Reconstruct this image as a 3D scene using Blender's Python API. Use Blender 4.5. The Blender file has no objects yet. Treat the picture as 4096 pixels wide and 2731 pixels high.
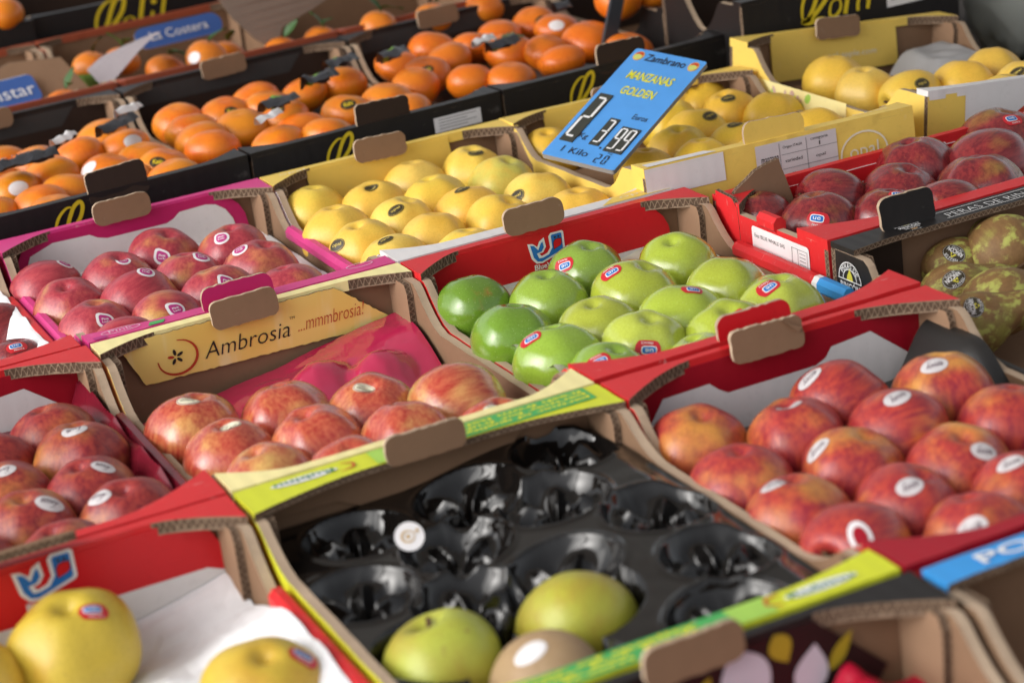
import bpy, bmesh, math, random
from math import sin, cos, pi, radians, exp, sqrt
from mathutils import Vector, Matrix, noise
from mathutils.geometry import tessellate_polygon
random.seed(7)
scene = bpy.context.scene
col = scene.collection

# ------------------------------------------------------------------ camera
CAM = Vector((-0.34513, -2.15982, 0.59801))
right = Vector((0.894527, -0.429463, -0.124024))
up = Vector((0.255948, 0.264606, 0.929771))
back = Vector((-0.366485, -0.863450, 0.346617))
cd = bpy.data.cameras.new('camera'); cam = bpy.data.objects.new('camera', cd); col.objects.link(cam)
cam.matrix_world = Matrix(((right.x, up.x, back.x, CAM.x), (right.y, up.y, back.y, CAM.y), (right.z, up.z, back.z, CAM.z), (0, 0, 0, 1)))
cd.sensor_width = 36; cd.lens = 73.93; cd.clip_start = .05; cd.clip_end = 200
cd.dof.use_dof = True; cd.dof.focus_distance = 1.98; cd.dof.aperture_fstop = 6.0
scene.camera = cam

# ------------------------------------------------------------------ world and sun: soft daylight from the open side of the stall (left)
SUN = Vector((-.90, -.06, .55)).normalized()
EL = math.asin(SUN.z); AZ = math.atan2(SUN.x, SUN.y)
w = bpy.data.worlds.new('World'); scene.world = w; w.use_nodes = True
nt = w.node_tree; nt.nodes.clear()
sky = nt.nodes.new('ShaderNodeTexSky'); sky.sky_type = 'NISHITA'; sky.sun_disc = False
sky.sun_elevation = EL; sky.sun_rotation = AZ; sky.dust_density = 4; sky.air_density = 1.0; sky.ozone_density = 1
hs = nt.nodes.new('ShaderNodeHueSaturation'); hs.inputs['Saturation'].default_value = .20
bg = nt.nodes.new('ShaderNodeBackground'); bg.inputs[1].default_value = .15
ow = nt.nodes.new('ShaderNodeOutputWorld')
nt.links.new(sky.outputs[0], hs.inputs['Color']); nt.links.new(hs.outputs[0], bg.inputs[0]); nt.links.new(bg.outputs[0], ow.inputs[0])
sl = bpy.data.lights.new('sun', 'SUN'); sl.energy = 1.2; sl.angle = radians(64); sl.color = (1, .97, .93)
so = bpy.data.objects.new('sun', sl); col.objects.link(so); so.rotation_euler = SUN.to_track_quat('Z', 'Y').to_euler()
scene.view_settings.view_transform = 'Standard'; scene.view_settings.look = 'None'
scene.view_settings.exposure = 0.40; scene.view_settings.gamma = 1
scene.cycles.max_bounces = 8; scene.cycles.use_denoising = True

# ------------------------------------------------------------------ objects
def tag(o, label=None, cat=None, group=None, kind=None):
    if label: o['label'] = label
    if cat: o['category'] = cat
    if group: o['group'] = group
    if kind: o['kind'] = kind
    return o
def empty(name, loc, rot=(0, 0, 0)):
    o = bpy.data.objects.new(name, None); col.objects.link(o); o.location = loc; o.rotation_euler = rot; o.empty_display_size = .05
    return o
def link(name, me, parent=None):
    o = bpy.data.objects.new(name, me); col.objects.link(o); o.parent = parent
    return o
class MB:
    """collects vertices, faces, material slots and uvs for ONE mesh object"""
    def __init__(s): s.v = []; s.f = []; s.m = []; s.uv = []; s.sm = []
    def face(s, pts, m=0, uv=None, smooth=False):
        n = len(s.v); s.v += [tuple(p) for p in pts]; s.f.append(tuple(range(n, n + len(pts)))); s.m.append(m)
        s.uv.append(uv or [(0, 0)] * len(pts)); s.sm.append(smooth)
    def mesh(s, vs, fs, m=0, smooth=True):
        n = len(s.v); s.v += [tuple(p) for p in vs]
        for f in fs: s.f.append(tuple(i + n for i in f)); s.m.append(m); s.uv.append([(0, 0)] * len(f)); s.sm.append(smooth)
    def prism(s, poly, place, t, mf=0, me=1, mb=2, jit=0, step=0, edges=None):
        """poly: 2-D outline; place(a,b,c) gives the 3-D point at depth c; front at c=0, back at c=t. edges: material per segment"""
        pts = []; em = []
        n = len(poly)
        area = sum(poly[i][0] * poly[(i + 1) % n][1] - poly[(i + 1) % n][0] * poly[i][1] for i in range(n))
        if area < 0: poly = poly[::-1]; edges = ([edges[n - 2 - i] if i < n - 1 else edges[n - 1] for i in range(n)] if edges else None)
        for i in range(n):
            a, b = poly[i], poly[(i + 1) % n]; L = math.hypot(b[0] - a[0], b[1] - a[1])
            k = max(1, int(L / step)) if step else 1
            for j in range(k):
                q = j / k; jj = jit if j else jit * .3
                pts.append((a[0] + (b[0] - a[0]) * q + random.uniform(-jj, jj), a[1] + (b[1] - a[1]) * q + random.uniform(-jj, jj)))
                em.append(edges[i] if edges else me)
        tri = tessellate_polygon([[Vector((p[0], p[1], 0)) for p in pts]])
        for tr in tri:
            A, B, Cc = (pts[i] for i in tr)
            if (B[0] - A[0]) * (Cc[1] - A[1]) - (Cc[0] - A[0]) * (B[1] - A[1]) < 0: B, Cc = Cc, B
            s.face([place(*A, 0), place(*B, 0), place(*Cc, 0)], mf, [A, B, Cc])
            s.face([place(*A, t), place(*Cc, t), place(*B, t)], mb, [A, Cc, B])
        u = 0
        for i in range(len(pts)):
            a, b = pts[i], pts[(i + 1) % len(pts)]; L = math.hypot(b[0] - a[0], b[1] - a[1])
            s.face([place(*a, 0), place(*a, t), place(*b, t), place(*b, 0)], em[i], [(u, 0), (u, 1), (u + L, 1), (u + L, 0)]); u += L
    def box(s, x0, x1, y0, y1, z0, z1, m=0):
        P = [(x, y, z) for z in (z0, z1) for y in (y0, y1) for x in (x0, x1)]
        for f in ((0, 2, 3, 1), (4, 5, 7, 6), (0, 1, 5, 4), (2, 6, 7, 3), (0, 4, 6, 2), (1, 3, 7, 5)): s.face([P[i] for i in f], m)
    def build(s, name, mats, parent=None, weld=False):
        me = bpy.data.meshes.new(name); me.from_pydata(s.v, [], s.f)
        for m in (mats if isinstance(mats, (list, tuple)) else [mats]): me.materials.append(m)
        me.polygons.foreach_set('material_index', s.m); me.polygons.foreach_set('use_smooth', s.sm)
        ul = me.uv_layers.new(name='UVMap'); ul.data.foreach_set('uv', [c for f in s.uv for p in f for c in p])
        me.update()
        return link(name, me, parent)

# ------------------------------------------------------------------ materials
MATS = {}
def nodes(name):
    m = bpy.data.materials.new(name); m.use_nodes = True; t = m.node_tree
    return m, t, t.nodes['Principled BSDF'], lambda k: t.nodes.new('ShaderNode' + k), t.links.new
def setrgb(s, c): s.default_value = (c[0], c[1], c[2], 1)
def mixrgb(N, Lk, a, b, f, mode='MIX'):
    m = N('Mix'); m.data_type = 'RGBA'; m.blend_type = mode
    for s, x in ((m.inputs[0], f), (m.inputs[6], a), (m.inputs[7], b)):
        if hasattr(x, 'is_output'): Lk(x, s)
        elif isinstance(x, (tuple, list)): setrgb(s, x)
        else: s.default_value = x
    return m.outputs[2]
def rampf(N, Lk, src, a, b, lo=0, hi=1):
    r = N('MapRange'); r.interpolation_type = 'SMOOTHSTEP'; Lk(src, r.inputs[0])
    r.inputs[1].default_value = a; r.inputs[2].default_value = b; r.inputs[3].default_value = lo; r.inputs[4].default_value = hi
    return r.outputs[0]
def math_(N, Lk, op, a, b=None, cc=None):
    m = N('Math'); m.operation = op
    for i, x in enumerate((a, b, cc)):
        if x is None: continue
        if hasattr(x, 'is_output'): Lk(x, m.inputs[i])
        else: m.inputs[i].default_value = x
    return m.outputs[0]
def noise_(N, Lk, vec, scale, detail=3, rough=.55, w=None):
    n = N('TexNoise'); n.inputs['Scale'].default_value = scale; n.inputs['Detail'].default_value = detail; n.inputs['Roughness'].default_value = rough
    if vec is not None: Lk(vec, n.inputs['Vector'])
    if w is not None: n.noise_dimensions = '4D'; Lk(w, n.inputs['W'])
    return n.outputs['Fac']
def card(name, c, rough=.6, var=.12, flute=.35, scuff=0.0, spec=.3, axis='X'):
    """printed or plain board: soft fluting that shows through, small tone changes and light scuffs"""
    if name in MATS: return MATS[name]
    m, t, B, N, Lk = nodes(name)
    tc = N('TexCoord'); o = tc.outputs['Object']
    n1 = noise_(N, Lk, o, 18, 4); n2 = noise_(N, Lk, o, 160, 2)
    d = tuple(x * (1 - var) for x in c); l = tuple(min(1, x * (1 + var)) for x in c)
    cc = mixrgb(N, Lk, d, l, n1)
    cc = mixrgb(N, Lk, cc, tuple(x * .8 for x in c), rampf(N, Lk, n2, .55, .8, 0, .35))
    if scuff:
        mp = N('Mapping'); Lk(o, mp.inputs[0]); mp.inputs['Scale'].default_value = (1, 6, 1)
        n3 = noise_(N, Lk, mp.outputs[0], 60, 6, .7)
        cc = mixrgb(N, Lk, cc, (.75, .68, .62), rampf(N, Lk, n3, .62, .74, 0, scuff))
    Lk(cc, B.inputs['Base Color'])
    B.inputs['Roughness'].default_value = rough; B.inputs['Specular IOR Level'].default_value = spec
    wv = N('TexWave'); wv.bands_direction = axis; wv.inputs['Scale'].default_value = 22; wv.inputs['Distortion'].default_value = .6; Lk(o, wv.inputs[0])
    bp = N('Bump'); bp.inputs['Strength'].default_value = flute; bp.inputs['Distance'].default_value = .0006
    ad = math_(N, Lk, 'MULTIPLY_ADD', n2, .5, wv.outputs['Fac']); Lk(ad, bp.inputs['Height']); Lk(bp.outputs[0], B.inputs['Normal'])
    MATS[name] = m; return m
def plain(name, c, rough=.5, spec=.4, **kw):
    if name in MATS: return MATS[name]
    m, t, B, N, Lk = nodes(name)
    tc = N('TexCoord'); n1 = noise_(N, Lk, tc.outputs['Object'], 30, 3)
    Lk(mixrgb(N, Lk, tuple(x * .88 for x in c), tuple(min(1, x * 1.1) for x in c), n1), B.inputs['Base Color'])
    B.inputs['Roughness'].default_value = rough; B.inputs['Specular IOR Level'].default_value = spec
    for k, v in kw.items(): B.inputs[k.replace('_', ' ')].default_value = v
    MATS[name] = m; return m
def flute_mat():
    """cut edge of corrugated board: two liners with the wavy flute between them (u along the edge in metres, v across it)"""
    m, t, B, N, Lk = nodes('corrugated_edge')
    uv = N('UVMap'); sp = N('SeparateXYZ'); Lk(uv.outputs[0], sp.inputs[0])
    tc = N('TexCoord'); nz = noise_(N, Lk, tc.outputs['Object'], 130, 3); nl = noise_(N, Lk, tc.outputs['Object'], 35, 2)
    s = math_(N, Lk, 'SINE', math_(N, Lk, 'MULTIPLY_ADD', nl, 9.0, math_(N, Lk, 'MULTIPLY', sp.outputs[0], 2 * pi / .0054)))
    v = math_(N, Lk, 'ADD', sp.outputs[1], math_(N, Lk, 'MULTIPLY_ADD', nz, .7, -.35))
    d = math_(N, Lk, 'ABSOLUTE', math_(N, Lk, 'SUBTRACT', v, math_(N, Lk, 'MULTIPLY_ADD', s, .3, .5)))
    fl = rampf(N, Lk, d, .07, .2, 1, 0)
    ln = rampf(N, Lk, math_(N, Lk, 'ABSOLUTE', math_(N, Lk, 'SUBTRACT', v, .5)), .34, .42, 0, 1)
    f = math_(N, Lk, 'MAXIMUM', fl, ln)
    lightc = mixrgb(N, Lk, (.20, .135, .09), (.32, .23, .16), nz)
    Lk(mixrgb(N, Lk, (.11, .070, .047), lightc, f), B.inputs['Base Color'])
    B.inputs['Roughness'].default_value = .85; B.inputs['Specular IOR Level'].default_value = .15
    bp = N('Bump'); bp.inputs['Strength'].default_value = .8; bp.inputs['Distance'].default_value = .0012; Lk(f, bp.inputs['Height']); Lk(bp.outputs[0], B.inputs['Normal'])
    MATS['corrugated_edge'] = m; return m
def fruit_mat(name, blush, deep, cover=.5, soft=.25, streak=.5, dots=(.8, .6, .4), dotamt=.4, rough=.3, coat=0.0, grad=(0, 0, 0), vary=.2, blotch=None, bl_scale=9, bl_cut=(.55, .6), bump=.12):
    """skin: ground colour comes from the object's own colour; blush patches, streaks along the core axis, fine dots"""
    m, t, B, N, Lk = nodes(name)
    tc = N('TexCoord'); o = tc.outputs['Object']; oi = N('ObjectInfo'); rnd = oi.outputs['Random']
    w = math_(N, Lk, 'MULTIPLY', rnd, 37.0)
    mp = N('Mapping'); Lk(o, mp.inputs[0]); mp.inputs['Scale'].default_value = (1, 1, .13)
    big = noise_(N, Lk, o, 1.1, 2, .5, w); st = noise_(N, Lk, mp.outputs[0], 10, 4, .62, w); fine = noise_(N, Lk, o, 26, 3, .6, w)
    sp = N('SeparateXYZ'); Lk(o, sp.inputs[0])
    g = math_(N, Lk, 'ADD', math_(N, Lk, 'MULTIPLY', sp.outputs[0], grad[0]), math_(N, Lk, 'ADD', math_(N, Lk, 'MULTIPLY', sp.outputs[1], grad[1]), math_(N, Lk, 'MULTIPLY', sp.outputs[2], grad[2])))
    big = math_(N, Lk, 'MULTIPLY_ADD', big, 1.7, -.35)
    e = math_(N, Lk, 'ADD', math_(N, Lk, 'ADD', big, math_(N, Lk, 'MULTIPLY_ADD', st, streak, -.5 * streak)), g)
    e = math_(N, Lk, 'ADD', e, math_(N, Lk, 'MULTIPLY_ADD', rnd, vary, -.5 * vary))
    b = rampf(N, Lk, e, .5 - (cover - .5) - soft, .5 - (cover - .5) + soft)
    red = mixrgb(N, Lk, blush, deep, rampf(N, Lk, st, .35, .68))
    red = mixrgb(N, Lk, red, tuple(x * .72 for x in deep), rampf(N, Lk, fine, .5, .75, 0, .5))
    gnd = mixrgb(N, Lk, oi.outputs['Color'], mixrgb(N, Lk, oi.outputs['Color'], (.80, .78, .62), .8, 'MULTIPLY'), rampf(N, Lk, fine, .35, .75))
    c = mixrgb(N, Lk, gnd, red, b)
    vo = N('TexVoronoi'); vo.inputs['Scale'].default_value = 13; Lk(o, vo.inputs['Vector'])
    c = mixrgb(N, Lk, c, dots, rampf(N, Lk, vo.outputs['Distance'], .05, .13, dotamt, 0))
    if blotch:
        nb = noise_(N, Lk, o, bl_scale, 5, .62, w)
        c = mixrgb(N, Lk, c, blotch, rampf(N, Lk, nb, bl_cut[0], bl_cut[1]))
    Lk(c, B.inputs['Base Color'])
    Lk(math_(N, Lk, 'MULTIPLY_ADD', fine, .16, rough - .08), B.inputs['Roughness'])
    B.inputs['Coat Weight'].default_value = coat; B.inputs['Coat Roughness'].default_value = .12
    B.inputs['Subsurface Weight'].default_value = 0.0
    bp = N('Bump'); bp.inputs['Strength'].default_value = bump; bp.inputs['Distance'].default_value = .02
    Lk(math_(N, Lk, 'MULTIPLY_ADD', fine, .35, big), bp.inputs['Height']); Lk(bp.outputs[0], B.inputs['Normal'])
    MATS[name] = m; return m
def streak_card(name, c, c2):
    """yellow panel with soft vertical light streaks printed on it"""
    m, t, B, N, Lk = nodes(name)
    tc = N('TexCoord'); mp = N('Mapping'); Lk(tc.outputs['Object'], mp.inputs[0]); mp.inputs['Scale'].default_value = (1, 1, .12); mp.inputs['Rotation'].default_value = (0, .2, 0)
    n1 = noise_(N, Lk, mp.outputs[0], 38, 3); n2 = noise_(N, Lk, tc.outputs['Object'], 9, 2)
    cc = mixrgb(N, Lk, c, c2, rampf(N, Lk, n1, .52, .72, 0, .8))
    cc = mixrgb(N, Lk, cc, (c[0] * .95, c[1] * .84, c[2] * .6), rampf(N, Lk, n2, .5, .75, 0, .8))
    Lk(cc, B.inputs['Base Color']); B.inputs['Roughness'].default_value = .45; B.inputs['Specular IOR Level'].default_value = .35
    MATS[name] = m; return m

def canvas():
    m, t, B, N, Lk = nodes('pale_canvas')
    tc = N('TexCoord'); n1 = noise_(N, Lk, tc.outputs['Object'], 40, 3)
    Lk(mixrgb(N, Lk, (.58, .55, .50), (.66, .63, .58), n1), B.inputs['Base Color']); B.inputs['Roughness'].default_value = .9
    tr = N('BsdfTranslucent'); setrgb(tr.inputs[0], (.62, .60, .56)); mx = N('MixShader'); mx.inputs[0].default_value = .35
    Lk(B.outputs[0], mx.inputs[1]); Lk(tr.outputs[0], mx.inputs[2]); Lk(mx.outputs[0], t.nodes['Material Output'].inputs['Surface'])
    MATS['pale_canvas'] = m; return m
KR = card('kraft_board', (.235, .140, .084), .8, .18, .06, .12, spec=.15)
KRY = card('kraft_board_upright', (.29, .178, .11), .8, .18, .08, .15, spec=.15, axis='Y')
KRD = card('brown_board', (.25, .148, .09), .8, .12, .08, spec=.15)
ED = flute_mat()
EDW = card('worn_board_edge', (.44, .33, .235), .9, .35, .6, spec=.1)
RED = card('red_print', (.62, .022, .026), .42, .10, .10, scuff=.5)
REDP = card('red_panel_print', (.60, .012, .018), .4, .06, .1)
MAR = card('maroon_print', (.33, .006, .018), .4, .08, .1)
WHT = card('white_print', (.72, .70, .70), .5, .04, .12)
PNK = card('pink_print', (.62, .045, .22), .4, .1, .12, scuff=.45)
PNKB = card('pink_border_print', (.48, .014, .12), .45, .06, .1)
YEL = card('yellow_print', (.80, .57, .12), .5, .08, .10, .15)
PALE = card('pale_yellow_print', (.86, .76, .36), .5, .08, .3)
AMB = streak_card('streaked_yellow_print', (.95, .74, .22), (.97, .88, .50))
BLK = card('black_print', (.016, .014, .014), .42, .2, .25, scuff=.06)
BLKI = card('dark_brown_print', (.030, .016, .011), .55, .2, .15)
GRY = card('dark_grey_print', (.045, .042, .042), .5, .15, .2)
TER = card('terracotta_print', (.34, .075, .035), .5, .1, .2)
BLU = card('blue_print', (.045, .30, .70), .45, .08, .2)
LIM = card('lime_print', (.62, .66, .035), .45, .06, .25)
GRN = card('green_print', (.07, .38, .10), .45, .1, .25)
LGR = card('light_green_print', (.36, .60, .10), .45, .1, .25)
INKW = plain('white_ink', (.80, .80, .80), .5)
INKWY = plain('faded_white_ink', (.78, .72, .55), .6)
INKK = plain('black_ink', (.022, .018, .018), .55)
INKR = plain('red_ink', (.52, .05, .02), .55)
INKB = plain('blue_ink', (.015, .16, .50), .5)
INKY = plain('yellow_ink', (.75, .56, .02), .5)
INKG = plain('grey_ink', (.25, .24, .25), .6)
INKLY = plain('lime_ink', (.75, .72, .03), .5)
INKP = plain('magenta_ink', (.45, .03, .20), .5)
INKGR = plain('green_ink', (.03, .20, .10), .5)
STW = plain('sticker_paper', (.78, .76, .77), .35)
STS = plain('silver_sticker_paper', (.60, .57, .58), .3)
STC = plain('cream_sticker_paper', (.78, .74, .55), .35)
STR = plain('red_sticker_paper', (.55, .02, .03), .3)
STD = plain('dark_sticker_paper', (.045, .035, .02), .4)
PAPER = plain('tissue_paper', (.80, .80, .82), .7, .2)
BLKP = plain('black_plastic', (.007, .006, .0055), .06, .6)
BLKM = plain('matt_black_plastic', (.022, .02, .019), .42, .4)
PNKP = plain('pink_plastic', (.50, .022, .085), .12, .6, Coat_Weight=1.0, Coat_Roughness=.06)
MARP = plain('maroon_plastic', (.16, .008, .02), .2, .6)
REDPL = plain('red_plastic', (.42, .006, .03), .25, .5)
STEM = plain('woody_stem', (.10, .055, .028), .8, .2)
CALX = plain('dried_calyx', (.16, .10, .04), .85, .2)
LEAF = plain('green_leaf', (.035, .10, .018), .45, .4)

# ------------------------------------------------------------------ text cache (flat lettering)
TXT = {}
def text_mesh(body, shear=0.0, offset=0.0):
    k = (body, shear, offset)
    if k not in TXT:
        cu = bpy.data.curves.new('lettering', 'FONT'); cu.body = body; cu.size = 1; cu.align_x = 'CENTER'; cu.align_y = 'CENTER'
        cu.shear = shear; cu.offset = offset; cu.resolution_u = 3
        o = bpy.data.objects.new('lettering', cu); col.objects.link(o)
        me = bpy.data.meshes.new_from_object(o.evaluated_get(bpy.context.evaluated_depsgraph_get()))
        vs = [(v.co.x, v.co.y) for v in me.vertices]; fs = [tuple(p.vertices) for p in me.polygons]
        x = [v[0] for v in vs] or [0]; y = [v[1] for v in vs] or [0]
        cx, cy = (min(x) + max(x)) / 2, (min(y) + max(y)) / 2
        TXT[k] = ([(a - cx, b - cy) for a, b in vs], fs, max(x) - min(x), max(y) - min(y))
        bpy.data.objects.remove(o); bpy.data.meshes.remove(me); bpy.data.curves.remove(cu)
    return TXT[k]
def put_text(mb, body, place, cx, cy, width=None, height=None, rot=0, m=0, shear=0, offset=0.0, lift=0.0006, curve=None):
    vs, fs, W, H = text_mesh(body, shear, offset)
    sx = width / W if width else height / H; sy = height / H if height else sx
    if not width: sx = sy
    cr, sr = cos(rot), sin(rot)
    P = []
    for a, b in vs:
        a *= sx; b *= sy
        if curve: r = curve + b; th = a / curve; a, b = r * sin(th), r * cos(th) - curve
        P.append(place(cx + a * cr - b * sr, cy + a * sr + b * cr, -lift))
    mb.mesh(P, fs, m, False)
def poly_flat(mb, poly, place, m=0, lift=.0005):
    tri = tessellate_polygon([[Vector((p[0], p[1], 0)) for p in poly]])
    for tr in tri:
        A, B, Cc = (poly[i] for i in tr)
        if (B[0] - A[0]) * (Cc[1] - A[1]) - (Cc[0] - A[0]) * (B[1] - A[1]) < 0: B, Cc = Cc, B
        mb.face([place(*A, -lift), place(*B, -lift), place(*Cc, -lift)], m)
def ell(cx, cy, rx, ry=None, n=20, rot=0, a0=0, a1=2 * pi):
    ry = ry or rx; r = []
    for i in range(n):
        t = a0 + (a1 - a0) * i / (n if abs(a1 - a0) > 6.2 else n - 1); a, b = rx * cos(t), ry * sin(t)
        r.append((cx + a * cos(rot) - b * sin(rot), cy + a * sin(rot) + b * cos(rot)))
    return r
def catmull(p, k=6):
    r = []
    for i in range(len(p) - 1):
        a, b, c_, d = p[max(0, i - 1)], p[i], p[i + 1], p[min(len(p) - 1, i + 2)]
        for j in range(k):
            t = j / k
            r.append(tuple(.5 * (2 * b[q] + (c_[q] - a[q]) * t + (2 * a[q] - 5 * b[q] + 4 * c_[q] - d[q]) * t * t + (3 * b[q] - a[q] - 3 * c_[q] + d[q]) * t ** 3) for q in range(len(b))))
    r.append(p[-1]); return r
def ribbon(mb, pts, wd, place, m=0, lift=.0006, taper=True, smooth=6):
    pts = catmull(pts, smooth) if smooth else pts; n = len(pts); Lf = []; Rt = []
    for i in range(n):
        a, b = pts[max(0, i - 1)], pts[min(n - 1, i + 1)]; dx, dy = b[0] - a[0], b[1] - a[1]; l = math.hypot(dx, dy) or 1
        q = i / (n - 1); ww = wd * (.35 + .65 * sin(pi * min(1, max(0, q))) if taper else 1) / 2
        Lf.append((pts[i][0] - dy / l * ww, pts[i][1] + dx / l * ww)); Rt.append((pts[i][0] + dy / l * ww, pts[i][1] - dx / l * ww))
    for i in range(n - 1):
        mb.face([place(*Rt[i], -lift), place(*Rt[i + 1], -lift), place(*Lf[i + 1], -lift), place(*Lf[i], -lift)], m)

# ------------------------------------------------------------------ setting: the stall's table and the pavement under it
b = MB(); b.box(-6, 8, -6, 14, -.004, 0, 0)
g = b.build('pavement', card('grey_paving', (.12, .115, .11), .85, .25, .3)); g.location = (0, 0, -1.0); tag(g, kind='structure')
tb = empty('display_table', (.3, -.3, -1.0)); tag(tb, 'dark wooden display table carrying all the open fruit boxes', 'table')
b = MB(); b.box(-1.9, 2.2, -1.9, 3.0, .85, .885); b.build('table_top', plain('dark_wood', (.05, .035, .025), .7), tb)
for sx in (-1.7, 2.0):
    for sy in (-1.7, 2.8):
        b = MB(); b.box(sx - .035, sx + .035, sy - .035, sy + .035, 0, .848); b.build('leg', MATS['dark_wood'], tb)

# unseen canopy added to block overhead sky, open on the left and in front
cn = empty('added_shade_canopy', (.5, .4, -1.0)); tag(cn, 'unseen pale cloth canopy added over the fruit stall for shade', 'canopy')
b = MB()
for i in range(12):
    x0, x2 = -1.25 + i * .33, -1.25 + (i + 1) * .33
    for j in range(10):
        y0, y2_ = -1.6 + j * .36, -1.6 + (j + 1) * .36
        zc = lambda x, y: 2.18 + .05 * sin(x * 3) * sin(y * 2) + .06 * (y + .2) * .2
        b.face([(x0, y0, zc(x0, y0)), (x2, y0, zc(x2, y0)), (x2, y2_, zc(x2, y2_)), (x0, y2_, zc(x0, y2_))], 0, None, True)
b.build('cloth', canvas(), cn)
for px, py in ((-1.2, -1.55), (2.6, -1.55), (-1.2, 1.9), (2.6, 1.9)):
    b = MB(); b.box(px - .02, px + .02, py - .02, py + .02, 0, 2.12); b.build('pole', plain('grey_steel', (.25, .26, .27), .4), cn)
# ------------------------------------------------------------------ cardboard boxes
H = .112
def rrect(cx, cz, w, h, r, n=5):
    p = []
    for qx, qz, a in ((1, 1, 0), (-1, 1, pi / 2), (-1, -1, pi), (1, -1, 3 * pi / 2)):
        for i in range(n + 1):
            t = a + pi / 2 * i / n; p.append((cx + qx * (w / 2 - r) + r * cos(t), cz + qz * (h / 2 - r) + r * sin(t)))
    return p
def add_flap(root, y, z, mat, w=.062, h=.034, lean=.12, x=-.008, name='handle_flap', bend=False, backm=None):
    b = MB(); lean += random.uniform(-.06, .10); ro = random.uniform(-.035, .035)
    b.prism(rrect(0, 0, w, h, random.uniform(.0055, .0095)), lambda a, c, d: (x + a - c * ro, y + d + c * lean, H + z + c + a * ro), .0036, 0, 1, 2, .0006, .004)
    if bend: b.prism([(w / 2 - .018, h / 2 - .001), (w / 2 - .006, -h / 2 + .012), (w / 2 - .002, h / 2 - .010)], lambda a, c, d: (x + a, y - .003 + d + c * lean, H + z + c), .003, 0, 0, 0, .0006, .006)
    return b.build(name, [mat, EDW, backm or KR], root)
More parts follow.
